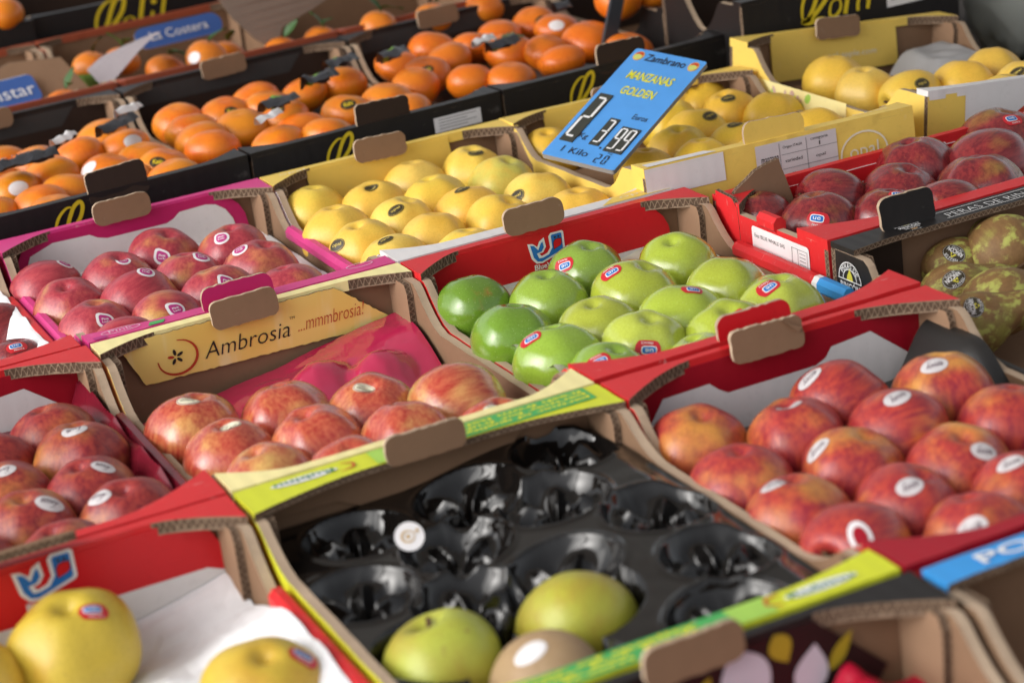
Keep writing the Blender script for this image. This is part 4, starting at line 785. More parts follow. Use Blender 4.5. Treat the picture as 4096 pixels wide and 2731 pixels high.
def sticker(o, kind, v, r, q, nw, design, ang, sc=(1, 1, 1)):
    """paper label wrapped on the skin: nw is the world direction from the fruit's centre"""
    iv = lambda a: Vector([p / s for p, s in zip(q.inverted() @ a, sc)])
    n = iv(Vector(nw))
    t1w = (RIGHT - Vector(nw) * RIGHT.dot(Vector(nw))).normalized(); t2w = Vector(nw).cross(t1w)
    a1 = t1w * cos(ang) + t2w * sin(ang); a2 = -t1w * sin(ang) + t2w * cos(ang)
    t1 = iv(a1); t2 = iv(a2)
    def P(a, b_, lift):
        d = (n + t1 * (a / r) + t2 * (b_ / r)).normalized(); ph = math.acos(max(-1, min(1, d.z))); th = math.atan2(d.y, d.x)
        return d * (rad(kind, v, ph, th) + lift)
    pl = lambda a, b_, c: P(a, b_, .008 - c * 12)
    B_ = MB()
    def disc(fx, m, lift, k=5, n_=28):
        V = [P(*fx(0, 0), lift)]; F = []
        for i in range(1, k + 1):
            for j in range(n_): V.append(P(*fx(i / k, 2 * pi * j / n_), lift))
        for j in range(n_):
            F.append((0, 1 + j, 1 + (j + 1) % n_))
            for i in range(k - 1): a = 1 + i * n_; F.append((a + j, a + n_ + j, a + n_ + (j + 1) % n_, a + (j + 1) % n_))
        B_.mesh(V, F, m)
    E_ = lambda rx, ry: (lambda t, a: (t * rx * cos(a), t * ry * sin(a)))
    def drop(s):
        def f(t, a):
            k = 1 + .42 * exp(-((a - 2.2) / .42) ** 2); return (t * s * k * cos(a), t * s * .92 * k * sin(a))
        return f
    if design == 'heart':
        disc(drop(.0098), 0, .010); disc(drop(.0068), 1, .016); 
        put_text(B_, 'Pink', pl, 0, .0018, width=.008, height=.0026, m=0, lift=.0010, offset=.02); put_text(B_, 'Lady', pl, 0, -.0018, width=.008, height=.0026, m=0, lift=.0010, offset=.02); ms = [STW, INKP]
    elif design == 'oval':
        disc(E_(.0122, .0088), 0, .010); put_text(B_, 'envy', pl, 0, -.0004, width=.0145, height=.0066, m=1, shear=.25, lift=.0008, offset=.005)
        put_text(B_, 'apple', pl, .003, -.0052, width=.005, height=.0014, m=1, lift=.0008); ms = [STS, plain('plum_ink', (.08, .03, .06))]
    elif design == 'whale':
        sq = lambda s, h_: (lambda t, a: (t * s * (abs(cos(a)) ** .55) * (1 if cos(a) > 0 else -1) * (1 + .05 * cos(6 * a)), t * h_ * (abs(sin(a)) ** .6) * (1 if sin(a) > 0 else -1)))
        disc(sq(.0115, .0082), 0, .010); sq2 = lambda s, h_: (lambda t, a: (t * s * (abs(cos(a)) ** .5) * (1 if cos(a) > 0 else -1) - .001, t * h_ * (abs(sin(a)) ** .5) * (1 if sin(a) > 0 else -1) + .0012)); disc(sq2(.0072, .0040), 1, .015); disc(sq2(.0062, .0031), 2, .020)
        put_text(B_, 'ue', pl, -.001, .0012, width=.0075, height=.0030, m=1, lift=.0016); put_text(B_, 'FRANCE', pl, .001, -.0055, width=.011, height=.0022, m=1, lift=.0011); ms = [STR, INKW, INKB]
    elif design == 'cream':
        disc(E_(.0118, .0078), 0, .010); disc(E_(.0108, .0070), 1, .014); disc(E_(.0100, .0063), 0, .018)
        put_text(B_, 'Ambrosia', pl, 0, .001, width=.0145, height=.0034, m=2, shear=.2, lift=.0012); put_text(B_, '#3438', pl, .003, -.0035, width=.006, height=.0018, m=2, lift=.0012); ms = [STC, plain('violet_ink', (.30, .10, .16)), INKK]
    elif design == 'dark':
        disc(E_(.0108, .0078), 0, .010); disc(E_(.0098, .0069), 1, .014); disc(E_(.0094, .0065), 0, .018)
        put_text(B_, 'opal', pl, 0, 0, width=.012, height=.005, m=1, lift=.0012, offset=.01); ms = [STD, plain('straw_ink', (.62, .48, .10))]
    elif design == 'blackyellow':
        disc(E_(.0100, .0075), 0, .012); put_text(B_, 'Kaki', pl, 0, 0, width=.011, height=.006, m=1, lift=.0010, offset=.02); ms = [STD, INKY]
    elif design == 'badge':
        disc(E_(.0110, .0088), 0, .010); disc(E_(.0103, .0081), 1, .014); disc(E_(.0100, .0078), 0, .018)
        put_text(B_, 'RINCON', pl, 0, -.0015, width=.015, height=.0042, m=1, lift=.0013, offset=.02); put_text(B_, 'DE SOTO', pl, 0, -.0050, width=.010, height=.0024, m=1, lift=.0013)
        put_text(B_, 'PERAS DE', pl, 0, .0062, width=.013, height=.0024, m=1, lift=.0013, curve=.012); poly_flat(B_, [(-.003, .0008), (.003, .0008), (0, .0055)], pl, 2, .0013); ms = [STD, INKW, plain('pear_ink', (.62, .56, .05))]
    elif design == 'ring':
        disc(E_(.0075, .0125), 0, .010); disc(E_(.0045, .0075), 1, .015); ms = [STW, MAR]
    else:
        disc(E_(.0115, .0085), 0, .010); ms = [STW]
    return B_.build('sticker', ms, o)

M_PINK = fruit_mat('pink_apple_skin', (.46, .060, .075), (.32, .022, .045), .80, .34, .22, (.75, .40, .30), .30, .32, grad=(.10, -.05, .10), vary=.26, coat=.2)
M_GREEN = fruit_mat('green_apple_skin', (.42, .26, .03), (.34, .16, .02), -.02, .12, .3, (.62, .72, .34), .65, .14, .6, bump=.06)
M_AMB = fruit_mat('striped_apple_skin', (.56, .12, .06), (.42, .038, .026), .74, .34, .36, (.85, .55, .25), .35, .14, .6, grad=(0, 0, -.14), vary=.16)
M_ENVY = fruit_mat('red_orange_apple_skin', (.47, .055, .034), (.27, .014, .030), .74, .36, .28, (.80, .45, .25), .25, .36, grad=(.14, -.04, .10), vary=.34, coat=.15)
M_DARK = fruit_mat('dark_red_apple_skin', (.36, .045, .035), (.20, .012, .022), .74, .34, .25, (.75, .35, .22), .40, .34)
M_PLUM = fruit_mat('plum_red_apple_skin', (.26, .026, .028), (.13, .010, .018), .80, .32, .28, (.50, .28, .08), .35, .18, .4)
M_YEL = fruit_mat('yellow_apple_skin', (.86, .50, .06), (.80, .46, .05), .32, .35, .2, (.62, .42, .07), .25, .40, bump=.04)
M_OLD = fruit_mat('blemished_yellow_apple_skin', (.60, .32, .03), (.55, .30, .04), .30, .30, .4, (.36, .22, .04), .5, .38, blotch=(.30, .16, .03), bl_scale=5, bl_cut=(.66, .78))
M_OLDG = fruit_mat('bruised_green_apple_skin', (.42, .36, .04), (.40, .30, .04), .40, .35, .3, (.30, .25, .08), .4, .35, blotch=(.26, .14, .05), bl_scale=3.2, bl_cut=(.62, .74))
M_RUS = fruit_mat('russet_skin', (.40, .26, .14), (.34, .20, .10), .5, .4, .2, (.45, .32, .2), .3, .55)
M_KAKI = fruit_mat('persimmon_skin', (.78, .17, .008), (.70, .12, .006), .40, .4, .15, (.80, .30, .03), .1, .36, .06, bump=.06)
M_PEAR = fruit_mat('russet_pear_skin', (.23, .125, .042), (.18, .092, .030), .74, .14, .25, (.30, .20, .08), .35, .62, blotch=(.40, .41, .09), bl_scale=3.2, bl_cut=(.49, .64), bump=.12)
M_MAND = fruit_mat('mandarin_peel', (.75, .20, .012), (.66, .13, .01), .5, .4, .1, (.6, .2, .02), .3, .38)

AX = Vector((.93, -.22, .28))
SPEC = {  # box: shape, material, ground colours, sticker design, noun, where
 'P': ('apple', M_PINK, [(.72, .46, .10)], 'heart', 'red apple', 'heart sticker', 'pink box'),
 'G': ('apple', M_GREEN, [(.42, .50, .055), (.40, .48, .05), (.46, .53, .075)], 'whale', 'green apple', 'red sticker', 'red box'),
 'A': ('apple', M_AMB, [(.80, .55, .17)], 'cream', 'striped red apple', 'cream sticker', 'yellow-panelled box'),
 'E': ('apple', M_ENVY, [(.74, .38, .075), (.70, .30, .06)], 'oval', 'red-orange apple', 'silver sticker', 'box beside black tray'),
 'N': ('apple', M_DARK, [(.66, .30, .06)], 'oval', 'dark red apple', 'silver sticker', 'maroon box at left'),
 'W': ('apple', M_PLUM, [(.45, .20, .05)], 'whale', 'dark red apple', 'red sticker', 'box at left edge'),
 'Y1': ('apple', M_YEL, [(.88, .59, .09), (.87, .56, .08), (.88, .63, .13)], 'dark', 'yellow apple', 'dark sticker', 'yellow box left of sign'),
 'Y2': ('apple', M_YEL, [(.78, .52, .05), (.74, .46, .04)], 'dark', 'yellow apple', 'dark sticker', 'yellow box behind sign'),
 'Y3': ('apple', M_YEL, [(.80, .52, .07), (.80, .56, .10)], 'dark', 'yellow apple', 'dark sticker', 'tilted yellow box'),
 'M': ('apple', M_PLUM, [(.34, .24, .045)], 'whale', 'plum-red apple', 'red sticker', 'box with address label'),
 'B': ('apple', M_OLD, [(.68, .48, .055)], 'whale', 'large yellow apple', 'red sticker', 'lower-left white-paper box'),
 'O1': ('persimmon', M_KAKI, [(.80, .26, .012)], 'blackyellow', 'persimmon', 'dark sticker', 'left persimmon box'),
 'O2': ('persimmon', M_KAKI, [(.80, .25, .012)], 'blackyellow', 'persimmon', 'dark sticker', 'middle persimmon box'),
 'O3': ('persimmon', M_KAKI, [(.78, .19, .008)], 'blackyellow', 'persimmon', 'dark sticker', 'persimmon box behind sign'),
}
GROUP = {'P': 'red apples in the pink box', 'G': 'green apples in the red box', 'A': 'striped apples in the yellow-panelled box', 'E': 'apples in the box right of the black tray', 'N': 'dark red apples at the left', 'W': 'dark red apples at the left edge', 'Y1': 'yellow apples left of the sign', 'Y2': 'yellow apples behind the sign', 'Y3': 'yellow apples in the tilted box', 'M': 'plum-red apples', 'B': 'large yellow apples', 'O1': 'persimmons in the left box', 'O2': 'persimmons in the middle box', 'O3': 'persimmons behind the sign'}
AXES = {('G', 9): (.45, -.45, .77), ('G', 0): (.5, -.35, -.75), ('G', 2): (.75, .30, .45), ('G', 10): (.85, -.15, .45), ('G', 11): (.95, -.1, .25), ('N', 1): (.12, .62, -.75), ('B', 0): (-.05, .25, .95), ('B', 1): (.05, -.05, 1), ('B', 2): (.3, 0, 1), ('A', 0): (.9, .3, .2), ('A', 5): (.85, -.5, .1), ('A', 1): (.9, -.3, .15), ('Y2', 2): (.0, -.15, 1), ('Y1', 10): (.8, -.3, .5)}
GND = {('G', 0): (.14, .27, .025), ('G', 9): (.17, .32, .03), ('G', 1): (.28, .42, .05), ('G', 2): (.24, .37, .05), ('G', 10): (.30, .47, .05), ('G', 12): (.26, .42, .05), ('G', 6): (.45, .52, .07), ('Y1', 5): (.62, .58, .12), ('P', 1): (.80, .58, .13), ('P', 0): (.75, .48, .10)}
PLAINST = {('O1', 10): 'w', ('O1', 6): 'w', ('O1', 3): 'w', ('O3', 8): 'w', ('E', 12): 'ring'}
ORD = ['first', 'second', 'third', 'fourth', 'fifth', 'sixth', 'seventh']
def files(L):
    idx = sorted(range(len(L)), key=lambda i: L[i][0]); g_ = []
    for i in idx:
        if g_ and L[i][0] - sum(L[k][0] for k in g_[-1]) / len(g_[-1]) < .036: g_[-1].append(i)
        else: g_.append([i])
    out = {}
    for fi, f in enumerate(g_):
        fn = 'only' if len(g_) == 1 else 'leftmost' if fi == 0 else 'rightmost' if fi == len(g_) - 1 else ORD[fi]
        for k, i in enumerate(sorted(f, key=lambda i: -L[i][1])):
            out[i] = (('rearmost' if k == 0 else 'frontmost' if k == len(f) - 1 else ORD[k] + ' from back') if len(f) > 1 else 'single', fn)
    return out
def quat(axis, spin):
    a = Vector(axis).normalized(); qq = Vector((0, 0, 1)).rotation_difference(a)
    return qq @ Matrix.Rotation(spin, 3, 'Z').to_quaternion()
def lying(axis):
    """core axis sideways, local x kept upright so that the fruit can rest a little flattened"""
    z = Vector(axis).normalized(); x = (Vector((0, 0, 1)) - z * z.z).normalized(); y = z.cross(x)
    return Matrix((x, y, z)).transposed().to_quaternion()
def make_fruit(name, kind, v, mat, c, r, q, colr, label, cat, group, sc=(1, 1, 1)):
    o = link(name, fruit_mesh(kind, v, mat)); o.location = c; o.rotation_mode = 'QUATERNION'; o.rotation_quaternion = q; o.scale = (r * sc[0], r * sc[1], r * sc[2])
    o.color = (*colr, 1); tag(o, label, cat, group)
    ax = q @ Vector((0, 0, 1)); view = (CAM - Vector(c)).normalized()
    if kind == 'apple':
        if ax.dot(view) > .08: s = link('stem', stem_mesh('apple', v), o)
        if -ax.dot(view) > .35: link('calyx', calyx_mesh(), o)
    if kind == 'pear': link('stem', stem_mesh('pear', v), o)
    return o
for k, L in FR.items():
    if k == 'K': continue
    kind, mat, gnds, des, noun, stn, where = SPEC[k]; fl = files(L)
    for i, (x, y, z, r, st) in enumerate(L):
        if kind == 'apple': ax = Vector(AXES.get((k, i), AX)) + (Vector() if (k, i) in AXES else Vector((random.uniform(-.2, .15), random.uniform(-.30, .45), random.uniform(-.40, .20) if k not in ('Y1', 'Y2', 'G') else random.uniform(-.5, -.15))))
        if kind == 'apple' and (k, i) not in AXES and random.random() < .2 and k not in ('Y1', 'Y2', 'G'): ax = Vector((-ax.x, ax.y, ax.z))
        else: ax = Vector((random.uniform(-.3, .3), random.uniform(-.3, .3), -1))
        v = random.randrange(3); sc = (1, 1, 1)
        if kind == 'apple' and abs(ax.normalized().z) < .8: q = lying(ax); sc = (.88 + random.uniform(-.03, .05), 1, 1.08 + random.uniform(-.06, .06))
        elif kind == 'apple': q = quat(ax, random.uniform(0, 6.28)); sc = (1, 1, .95)
        else: q = quat(ax, random.uniform(0, 6.28)); sc = (1.04, 1.04, .90)
        pos, fn = fl[i]
        lab = f"{noun}{' with ' + stn if st and (k, i) not in PLAINST else ' with white sticker' if st else ''}, {pos}, {fn} file, {where}"
        col_ = GND.get((k, i)) or tuple(min(.9, c_ * random.uniform(.92, 1.06)) for c_ in random.choice(gnds))
        o = make_fruit('apple' if kind == 'apple' else 'persimmon', kind, v, mat, (x, y, z), r * ({'Y1': 1.10, 'Y2': 1.08, 'M': 1.12}.get(k, 1.04) if kind == 'apple' else 1.10), q, col_, lab, noun.split()[-1], GROUP[k], sc)
        if st:
            d_ = {'w': 'plain', 'ring': 'ring'}.get(PLAINST.get((k, i)), des)
            an = {'P': .25, 'E': pi + .35, 'N': .1, 'A': pi + .2, 'G': pi + .3, 'M': .1}.get(k, .3) + random.uniform(-.35, .35)
            sticker(o, kind, v, r * {'Y1': 1.10, 'Y2': 1.08, 'M': 1.12}.get(k, 1.04), q, st, d_, an, sc)
        if k == 'O3' and i == 6: o.rotation_quaternion = quat((.15, -.15, 1), 1); [bpy.data.objects.remove(c_) for c_ in list(o.children)]; link('calyx', top_leaves(), o)
        if k == 'O2' and i == 10: o.rotation_quaternion = quat((.1, .2, 1), 1); [bpy.data.objects.remove(c_) for c_ in list(o.children)]; link('calyx', top_leaves(), o)
# few apples left in the black tray
KA = FR['K']
o = make_fruit('apple', 'apple', 1, M_OLDG, KA[0][:3], KA[0][3], quat((-.15, .25, .95), .5), (.44, .48, .065), 'green apple with stem dimple on top, left one in the black tray', 'apple', 'last apples in the black tray')
o = make_fruit('apple', 'apple', 2, M_OLDG, KA[1][:3], KA[1][3], quat((.35, .75, .35), 2.0), (.42, .44, .05), 'bruised green apple, right and taller one in the black tray', 'apple', 'last apples in the black tray')
qk = quat((.9, .1, .25), 1.0)
o = make_fruit('apple', 'apple', 0, M_RUS, KA[2][:3], KA[2][3], qk, (.44, .30, .17), 'brown russet apple with white sticker half hidden by the lime rim', 'apple', 'last apples in the black tray')
sticker(o, 'apple', 0, KA[2][3], qk, KA[2][4], 'plain', .3)
c_ = bx['K'].matrix_basis @ Vector((-.056, .098, H - .026)); b = MB(); n_ = c_ * 0 + Vector((-.18, -.75, .62)); n_.normalize(); e1 = n_.orthogonal().normalized(); e1 = Vector((.95, -.2, 0)) - n_ * Vector((.95, -.2, 0)).dot(n_); e1.normalize(); e2 = n_.cross(e1)
pl = lambda a, c, d: tuple(e1 * a + e2 * c - n_ * d)
b.prism(ell(0, 0, .0105, .0105, 24), pl, .0006, 0, 0, 0); ribbon(b, [(.0045 * cos(t) - .001, .004 * sin(t)) for t in [k * .5 for k in range(14)]], .0012, pl, 1); poly_flat(b, ell(-.001, 0, .0015, .0015, 8), pl, 1); ribbon(b, [(.0045, .001), (.006, .004), (.007, .001)], .001, pl, 1)
o = b.build('loose_sticker', [STW, plain('gold_ink', (.50, .30, .06))]); o.location = c_; tag(o, 'round white fruit sticker with gold mark stuck on the black tray', 'sticker')
# pears
PEARS = [((0.7699, -0.6905, -0.045), .041, (.15, .9, .15), None, 'round russet pear standing at the rear of the black pear box'),
 ((0.7281, -0.6721, -0.048), .0265, (1, -.10, .10), 1, 'russet pear with dark sticker lying rearmost in the black pear box'),
 ((0.687, -0.727, -0.048), .027, (1, -.08, .10), 1, 'long speckled pear with dark sticker lying second in the black pear box'),
 ((0.6978, -0.7768, -0.045), .030, (1, -.05, .05), None, 'green speckled pear at the right edge of the photo'),
 ((0.6507, -0.7993, -0.048), .028, (1, -.25, .22), 1, 'dark pear with sticker and stem lying frontmost in the black pear box')]
for i, (c, r, ax, st, lab) in enumerate(PEARS):
    q = quat(ax, i * 1.3); ps = (1, 1, 1.35) if i else (1, 1, 1)
    o = make_fruit('pear', 'pear', i % 3, M_PEAR, c, r, q, (.36, .36, .06) if i == 3 else (.28, .24, .05), lab, 'pear', 'pears in the black box', ps)
    if st: sticker(o, 'pear', i % 3, r, q, (Vector((-.42, -.55, .72)) if i < 4 else Vector((-.3, -.5, .8))).normalized(), 'badge', .2 + i * .5 + (2.6 if i > 1 else 1.8), ps)
sheet('moulded_liner', 'dark liner under the russet pears', 'liner', (.63, .90, -1.03, -.67), lambda x, y: -.1 + .004 * nz(x, y, 40), KRD, 20, 20)

# ------------------------------------------------------------------ price sign leaning over the yellow apples
SC, SU, SV = Vector((0.6497, -0.2081, 0.0373)), Vector((0.0435, -0.0776, -0.0134)), Vector((-0.1689, -0.0828, -0.0659))
sw, sh_ = SU.length, SV.length; u_ = SU.normalized(); v_ = (-SV).normalized(); n_ = u_.cross(v_)
sg = empty('price_sign', SC); sg.rotation_euler = Matrix((u_, v_, n_)).transposed().to_euler(); tag(sg, 'blue price sign with yellow words and white digits leaning over yellow apples', 'price sign')
sp_ = lambda s, t, d: ((s - .5) * sw, (.5 - t) * sh_, -d)
qp = lambda a, c, d: (a, c, -d)
b = MB(); b.prism(rrect(0, 0, sw, sh_, .003), qp, .0055, 0, 1, 1); b.build('board', [plain('sign_blue', (.085, .33, .78), .35, .5), plain('grey_sign_edge', (.28, .27, .26), .6)], sg)
def stext(mb, tx, s, t, w_, h_, m, **kw): put_text(mb, tx, qp, (s - .5) * sw, (.5 - t) * sh_, width=w_ * sw, height=h_ * sh_, m=m, **kw)
for tx, s, t, w_, h_, m_, of in (('Zambrano', .5, .065, .56, .062, 0, .01), ('MANZANAS', .5, .232, .62, .075, 1, .02), ('GOLDEN', .5, .367, .46, .072, 1, .02), ('Euros', .79, .563, .2, .045, 0, 0), ('Kg', .31, .80, .12, .055, 0, 0), ('1 Kilo', .37, .925, .36, .05, 0, 0), (',', .625, .86, .03, .02, 0, 0), ('Kg', .80, .885, .06, .016, 0, 0)):
    b = MB(); stext(b, tx, s, t, w_, h_, 0, offset=of); b.build('lettering', [INKLY if m_ else INKK], sg)
for s in (.115, .885):
    b = MB(); poly_flat(b, ell((s - .5) * sw, .435 * sh_, .068 * sw, .042 * sh_, 18), qp, 0, .0004); poly_flat(b, ell((s - .5) * sw, .425 * sh_, .052 * sw, .024 * sh_, 14), qp, 1, .0007); poly_flat(b, ell((s - .5) * sw, .452 * sh_, .050 * sw, .018 * sh_, 14), qp, 2, .0006)
    b.build('emblem', [plain('orange_ink', (.75, .42, .10)), plain('pale_green_ink', (.55, .60, .16)), INKR], sg)
SEG = {'2': 'abged', '3': 'abgcd', '9': 'abgfcd', '0': 'abcdef'}
def digit(ch, s, t, w_, h_, ground=True, ink=INKW):
    W_, H_ = w_ * sw, h_ * sh_; cx, cy = (s - .5) * sw, (.5 - t) * sh_; b = MB()
    if ground: b.prism([(cx - W_ / 2, cy - H_ / 2), (cx + W_ / 2, cy - H_ / 2), (cx + W_ / 2, cy + H_ / 2), (cx - W_ / 2, cy + H_ / 2)], lambda a, c, d: (a, c, .0012 - d), .0012, 1, 1, 1)
    a, h = W_ * .30, H_ * .40; th = min(W_ * .2, H_ * .075)
    pos = {'a': (-a, h, a, h), 'g': (-a, 0, a, 0), 'd': (-a, -h, a, -h), 'f': (-a, 0, -a, h), 'b': (a, 0, a, h), 'e': (-a, -h, -a, 0), 'c': (a, -h, a, 0)}
    for sgm in SEG[ch]:
        x0, y0, x2, y2_ = pos[sgm]
        if x0 == x2: P_ = [(x0 - th / 2, y0 + th * .3), (x0 + th / 2, y0 + th * .3), (x0 + th / 2, y2_ - th * .3), (x0 - th / 2, y2_ - th * .3)]
        else: P_ = [(x0 + th * .2, y0 - th / 2), (x2 - th * .2, y0 - th / 2), (x2 - th * .2, y0 + th / 2), (x0 + th * .2, y0 + th / 2)]
        poly_flat(b, [(cx + p, cy + r_) for p, r_ in P_], qp, 0, .0018 if ground else .0006)
    b.build('digit', [ink, plain('slate_ink', (.045, .048, .04), .5)], sg)
digit('2', .155, .65, .18, .43); digit('3', .515, .73, .13, .235); digit('9', .74, .765, .125, .215); digit('9', .865, .765, .125, .215)
digit('2', .70, .94, .075, .085, False, INKK); digit('0', .80, .94, .075, .085, False, INKK)

# ------------------------------------------------------------------ wrappers between the persimmons, mandarins, leaves and papers in the back
def wrapper(c, L, wd, ang, lab, mats=None, txt=None, hgt=.012, name='fruit_wrapper', cat='wrapper', group='dark wrappers between the persimmons'):
    b = MB(); n = 12; m = 6; V = []; F = []; MI = []
    for i in range(n + 1):
        for j in range(m + 1):
            a = (i / n - .5) * L; t = (j / m - .5) * wd * (1 - .25 * cos(6 * i / n)); z = hgt * cos(pi * (j / m - .5)) + .004 * noise.noise(Vector((a * 90, t * 90, c[0] * 50)))
            V.append((a, t, z))
    for i in range(n):
        for j in range(m):
            k = i * (m + 1) + j; b.mesh([V[k], V[k + m + 1], V[k + m + 2], V[k + 1]], [(0, 1, 2, 3)], 1 if (mats and len(mats) > 1 and 4 <= i <= 6 and j >= 2) else 0, False)
    if txt: put_text(b, txt, lambda p, q_, d: (p, q_, hgt * cos(pi * q_ / wd) + .002), 0, 0, width=L * .75, height=wd * .35, m=(len(mats) - 1))
    o = b.build(name, mats); o.location = c; o.rotation_euler = (radians(-20), 0, ang); return tag(o, lab, cat, group)
DW = plain('dark_film', (.035, .037, .045), .35, .5); GW = plain('green_film', (.16, .34, .04), .4)
WR = [('O1', (.095, .224, .018), .075, .030, .15, 'black wrapper with faint white print at front of left persimmon box', [DW, DW, INKG], 'El Hombre'), ('O1', (.222, .288, .020), .065, .024, .6, 'dark grey wrapper at the rear of left persimmon box', [DW], None),
 ('O2', (.408, .232, .016), .050, .034, .3, 'dark wrapper with green patch, lower left in middle persimmon box', [DW, GW], None), ('O2', (.487, .300, .018), .048, .032, .3, 'dark wrapper with green patch, centre of middle persimmon box', [DW, GW], None), ('O2', (.535, .352, .020), .050, .032, .35, 'dark wrapper with green patch, upper right in middle persimmon box', [DW, GW], None), ('O2', (.600, .330, .020), .040, .034, .2, 'dark wrapper beside the right corner of middle persimmon box', [DW, GW], None),
 ('O3', (.735, .285, .012), .050, .024, .3, 'dark wrapper between bright persimmons behind the sign', [DW, GW], None), ('O3', (.857, .352, .028), .024, .020, .1, 'small dark wrapper at rear right of box behind the sign', [DW], None)]
for k, c, L_, wd, an, lab, ms, tx in WR: wrapper(c, L_, wd, an, lab, ms, tx)
wrapper((.150, .262, .026), .045, .013, .7, 'white paper band on persimmons in the left box', [STW], None, .008, 'paper_band', 'paper band', 'white paper bands on the persimmons')
wrapper((.245, .315, .030), .045, .013, .6, 'white paper band at the rear of the left persimmon box', [STW], None, .008, 'paper_band', 'paper band', 'white paper bands on the persimmons')
wrapper((.372, .165, .020), .042, .014, .5, 'white paper band at front of the middle persimmon box', [STW], None, .008, 'paper_band', 'paper band', 'white paper bands on the persimmons')
wrapper((.715, .300, .020), .040, .013, .4, 'white paper band among the bright persimmons behind the sign', [STW], None, .008, 'paper_band', 'paper band', 'white paper bands on the persimmons')
LM = {}
def leaf_mesh(v):
    if v not in LM:
        b = MB(); n = 8; V = []; F = []
        for i in range(n + 1):
            t = i / n; wd = .30 * sin(pi * t ** .85) + .008
            for s in (-1, 0, 1): V.append((t * 1.5, s * wd, .25 * sin(t * 2.2 + v) + .10 * abs(s) * (1 + .4 * sin(7 * t))))
        for i in range(n):
            for j in range(2): k = i * 3 + j; F.append((k, k + 3, k + 4, k + 1))
        b.mesh(V, F); o = b.build('leaf', [LEAF]); LM[v] = o.data; bpy.data.objects.remove(o)
    return LM[v]
MD = [((.306, .735, .006), .028, 1, 'mandarin resting in a green cup, upper left'), ((.445, .640, .004), .030, 1, 'mandarin with blue sticker in front of the blue strip'), ((.357, .765, 0), .026, 2, 'small leafy mandarin left of the blue strip'), ((.545, .610, -.004), .027, 1, 'mandarin under the big grey-brown cardboard sheet'), ((.600, .600, .0), .027, 2, 'leafy mandarin at the right end of the middle mandarin box'), ((.235, .62, -.012), .027, 2, 'leafy mandarin by the brown carton at upper left'), ((.15, .70, -.01), .028, 2, 'leafy mandarin at the far left edge'), ((.06, .76, -.005), .027, 1, 'mandarin at the far left behind the blue card'), ((.40, .70, -.012), .028, 2, 'leafy mandarin in the dark behind the curled leaflet'), ((.49, .70, -.012), .028, 1, 'mandarin half hidden by the cardboard sheet'), ((.68, .58, .008), .028, 2, 'leafy mandarin at the left of the top centre box'), ((.76, .57, .006), .028, 1, 'plain mandarin in the top centre box'), ((.84, .57, .006), .028, 2, 'leafy mandarin at the right of the top centre box')]
for i, (c, r, nl, lab) in enumerate(MD):
    o = make_fruit('mandarin', 'persimmon', i % 3, M_MAND, c, r, quat((.2, -.2, 1), i), (.78, .24, .015), lab, 'mandarin', 'mandarins in the back row')
    for j in range(nl):
        lf = link('leaf', leaf_mesh(j % 2), o); lf.location = (0, 0, .8); lf.rotation_euler = (random.uniform(-.5, .5), random.uniform(-.9, -.1), random.uniform(0, 6.28)); lf.scale = (.8,) * 3
    if i == 1: sticker(o, 'persimmon', i % 3, r, o.rotation_quaternion, Vector((-.75, -.5, .3)).normalized(), 'blue', .2)
b = MB(); n = 20
for i in range(6):
    for j in range(n):
        def cp(i_, j_): t = i_ / 6; r_ = .030 * sin(.25 + 1.35 * t) ; return (r_ * cos(2 * pi * j_ / n), r_ * sin(2 * pi * j_ / n), -.028 + .030 * t)
        b.mesh([cp(i, j), cp(i, j + 1), cp(i + 1, j + 1), cp(i + 1, j)], [(0, 1, 2, 3)])
o = b.build('green_cup', [plain('light_green_plastic', (.22, .42, .09), .4)]); o.location = (.304, .733, .003); tag(o, 'light green plastic cup holding a mandarin at the upper left', 'cup')
b = MB(); b.prism(rrect(0, 0, .135, .034, .016), lambda a, c, d: (a, c * .55 + d * .4, c * .8 - d * .3 + .10 * a * a), .002, 0, 1, 1); put_text(b, 'La Costera', lambda a, c, d: (a, c * .55 - .001, c * .8 + .0015 + .10 * a * a), 0, 0, width=.09, height=.014, m=1)
o = b.build('paper_strip', [plain('print_blue', (.05, .12, .38), .4), INKW]); o.location = (.446, .765, .026); o.rotation_euler = (0, 0, .12); tag(o, 'blue paper strip with white lettering on the mandarins', 'paper strip')
b = MB(); b.prism(rrect(0, 0, .11, .045, .008), lambda a, c, d: (a, c * .75 + d, c * .66), .002, 0, 1, 1); put_text(b, 'Mistar', lambda a, c, d: (a, c * .75 - .001, c * .66 + .001), .012, -.002, width=.075, height=.020, m=1)
o = b.build('blue_card', [MATS['print_blue'], INKW]); o.location = (.158, .66, .012); o.rotation_euler = (0, 0, .15); tag(o, 'blue lettered card at the left edge of the mandarin box', 'card')
b = MB()
for i in range(12):
    for j in range(4):
        def lp(i_, j_): t = i_ / 12; return (.10 * t, (j_ / 4 - .5) * .035 * (1 + t * .6), .012 + .03 * t + .014 * sin(2.6 * t + 2 * (j_ / 4 - .5)))
        b.mesh([lp(i, j), lp(i + 1, j), lp(i + 1, j + 1), lp(i, j + 1)], [(0, 1, 2, 3)])
o = b.build('curled_leaflet', [plain('lilac_paper', (.34, .30, .32), .5)]); o.location = (.285, .635, -.002); o.rotation_euler = (0, 0, .35); tag(o, 'curled pale leaflet in front of the dark mandarins', 'leaflet')
b = MB(); b.prism([(-.08, -.03), (.07, -.03), (.05, .035), (-.02, .045), (-.09, .01)], lambda a, c, d: (a, c * .7 + d, c * .6), .004, 0, 1, 0); o = b.build('folded_carton', [KRD, ED]); o.location = (.21, .685, .014); tag(o, 'folded brown carton lying on mandarins at the upper left', 'carton')
b = MB(); N_ = 16; V = []
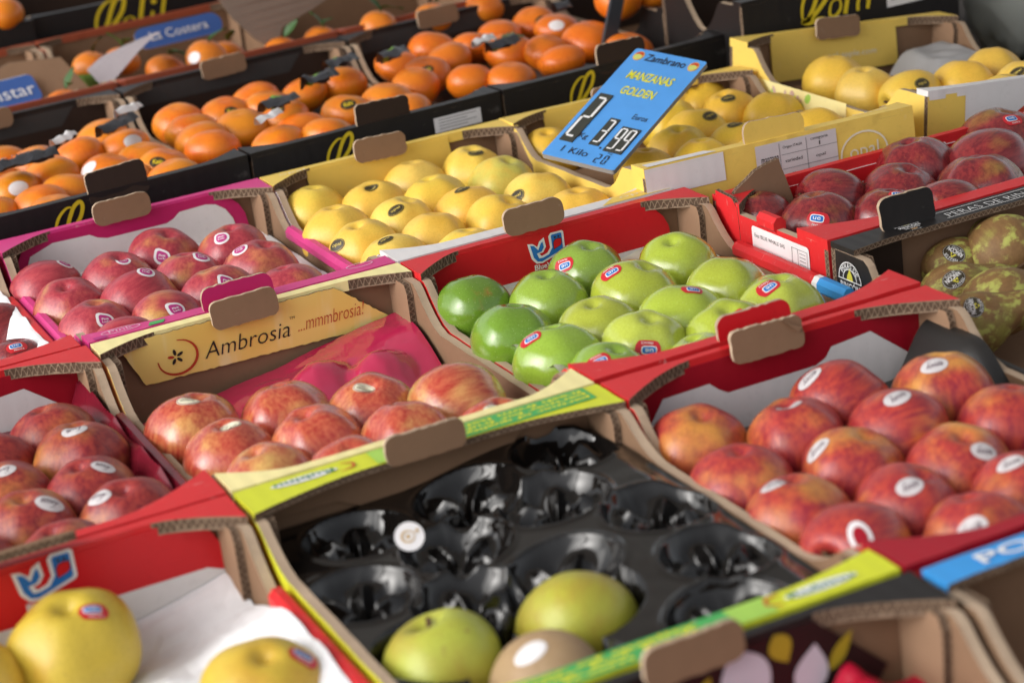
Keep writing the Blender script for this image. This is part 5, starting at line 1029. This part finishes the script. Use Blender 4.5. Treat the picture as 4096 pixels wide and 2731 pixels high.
outline = [(-.115, .028), (-.10, -.015), (-.075, -.052), (-.055, -.070), (-.045, -.070), (-.03, -.045), (.02, -.03), (.16, .02), (.17, .085), (-.10, .075)]
b.prism(outline, lambda a, c, d: (a, .35 * c + d - .55 * a * a, c * .92), .004, 0, 1, 2, .0006, .012)
o = b.build('cardboard_sheet', [card('grey_brown_board', (.26, .195, .155), .7, .1, .05), ED, KRD]); o.location = (.59, .665, .065); o.rotation_euler = (0, 0, .1); tag(o, 'large bent grey-brown cardboard sheet standing in the mandarin box', 'cardboard sheet')
# persimmons on top of the farthest black boxes
for i, (x, y, z, lab) in enumerate(((.07, 1.02, .055, 'persimmon at the far left of the top left box'), (.13, 1.01, .058, 'second persimmon from the left in the top left box'), (.19, 1.02, .056, 'third persimmon from the left in the top left box'), (.25, 1.01, .055, 'persimmon at the right end of the top left box'), (.93, .33, .030, 'persimmon at the left of the box at the top edge'), (.985, .33, .034, 'middle persimmon of the box at the top edge'), (1.04, .33, .034, 'right persimmon of the box at the top edge'), (.955, .39, .036, 'rear left persimmon of the box at the top edge'), (1.02, .39, .036, 'rear right persimmon of the box at the top edge'))):
    make_fruit('persimmon', 'persimmon', i % 3, M_KAKI, (x, y, z), .032, quat((.1, .1, -1), i), (.80, .24, .012), lab, 'persimmon', 'persimmons at the top edge')
b = MB(); b.prism(rrect(0, 0, .020, .16, .002), lambda a, c, d: (a + c * .35, d, c), .006, 0, 0, 0); o = b.build('sign_post', [plain('slate_plastic', (.035, .040, .048), .4)]); o.location = (.895, .25, .065); tag(o, 'dark slanted sign post at the top edge', 'post')
b = MB(); V = []; F = []
for i in range(13):
    for j in range(24):
        ph = pi * i / 12; th = 2 * pi * j / 24; r = 1 + .22 * noise.noise(Vector((3 * sin(ph) * cos(th), 3 * sin(ph) * sin(th), 3 * cos(ph)))) + .08 * noise.noise(Vector((9 * sin(ph) * cos(th), 9 * sin(ph) * sin(th), 9 * cos(ph))))
        V.append((.07 * r * sin(ph) * cos(th), .06 * r * sin(ph) * sin(th), .11 * r * cos(ph)))
for i in range(12):
    for j in range(24): F.append((i * 24 + j, i * 24 + (j + 1) % 24, (i + 1) * 24 + (j + 1) % 24, (i + 1) * 24 + j))
b.mesh(V, F); o = b.build('plastic_bag', [plain('milky_plastic', (.42, .44, .41), .25, .6)]); o.location = (1.40, .10, .0); tag(o, 'crumpled milky plastic bag at the upper right edge', 'bag')
make_fruit('orange', 'persimmon', 1, M_MAND, (1.47, .0, .0), .045, quat((0, 0, 1), 1), (.70, .17, .01), 'orange fruit beside the milky plastic bag at the upper right', 'orange', None)
b = MB(); b.prism(rrect(0, 0, .3, .26, .03), lambda a, c, d: (a, d, c), .2, 0, 0, 0); o = b.build('dark_crate', [plain('navy_plastic', (.012, .014, .028), .6)]); o.location = (1.64, .2, .05); tag(o, 'dark navy crate in the upper right corner', 'crate')
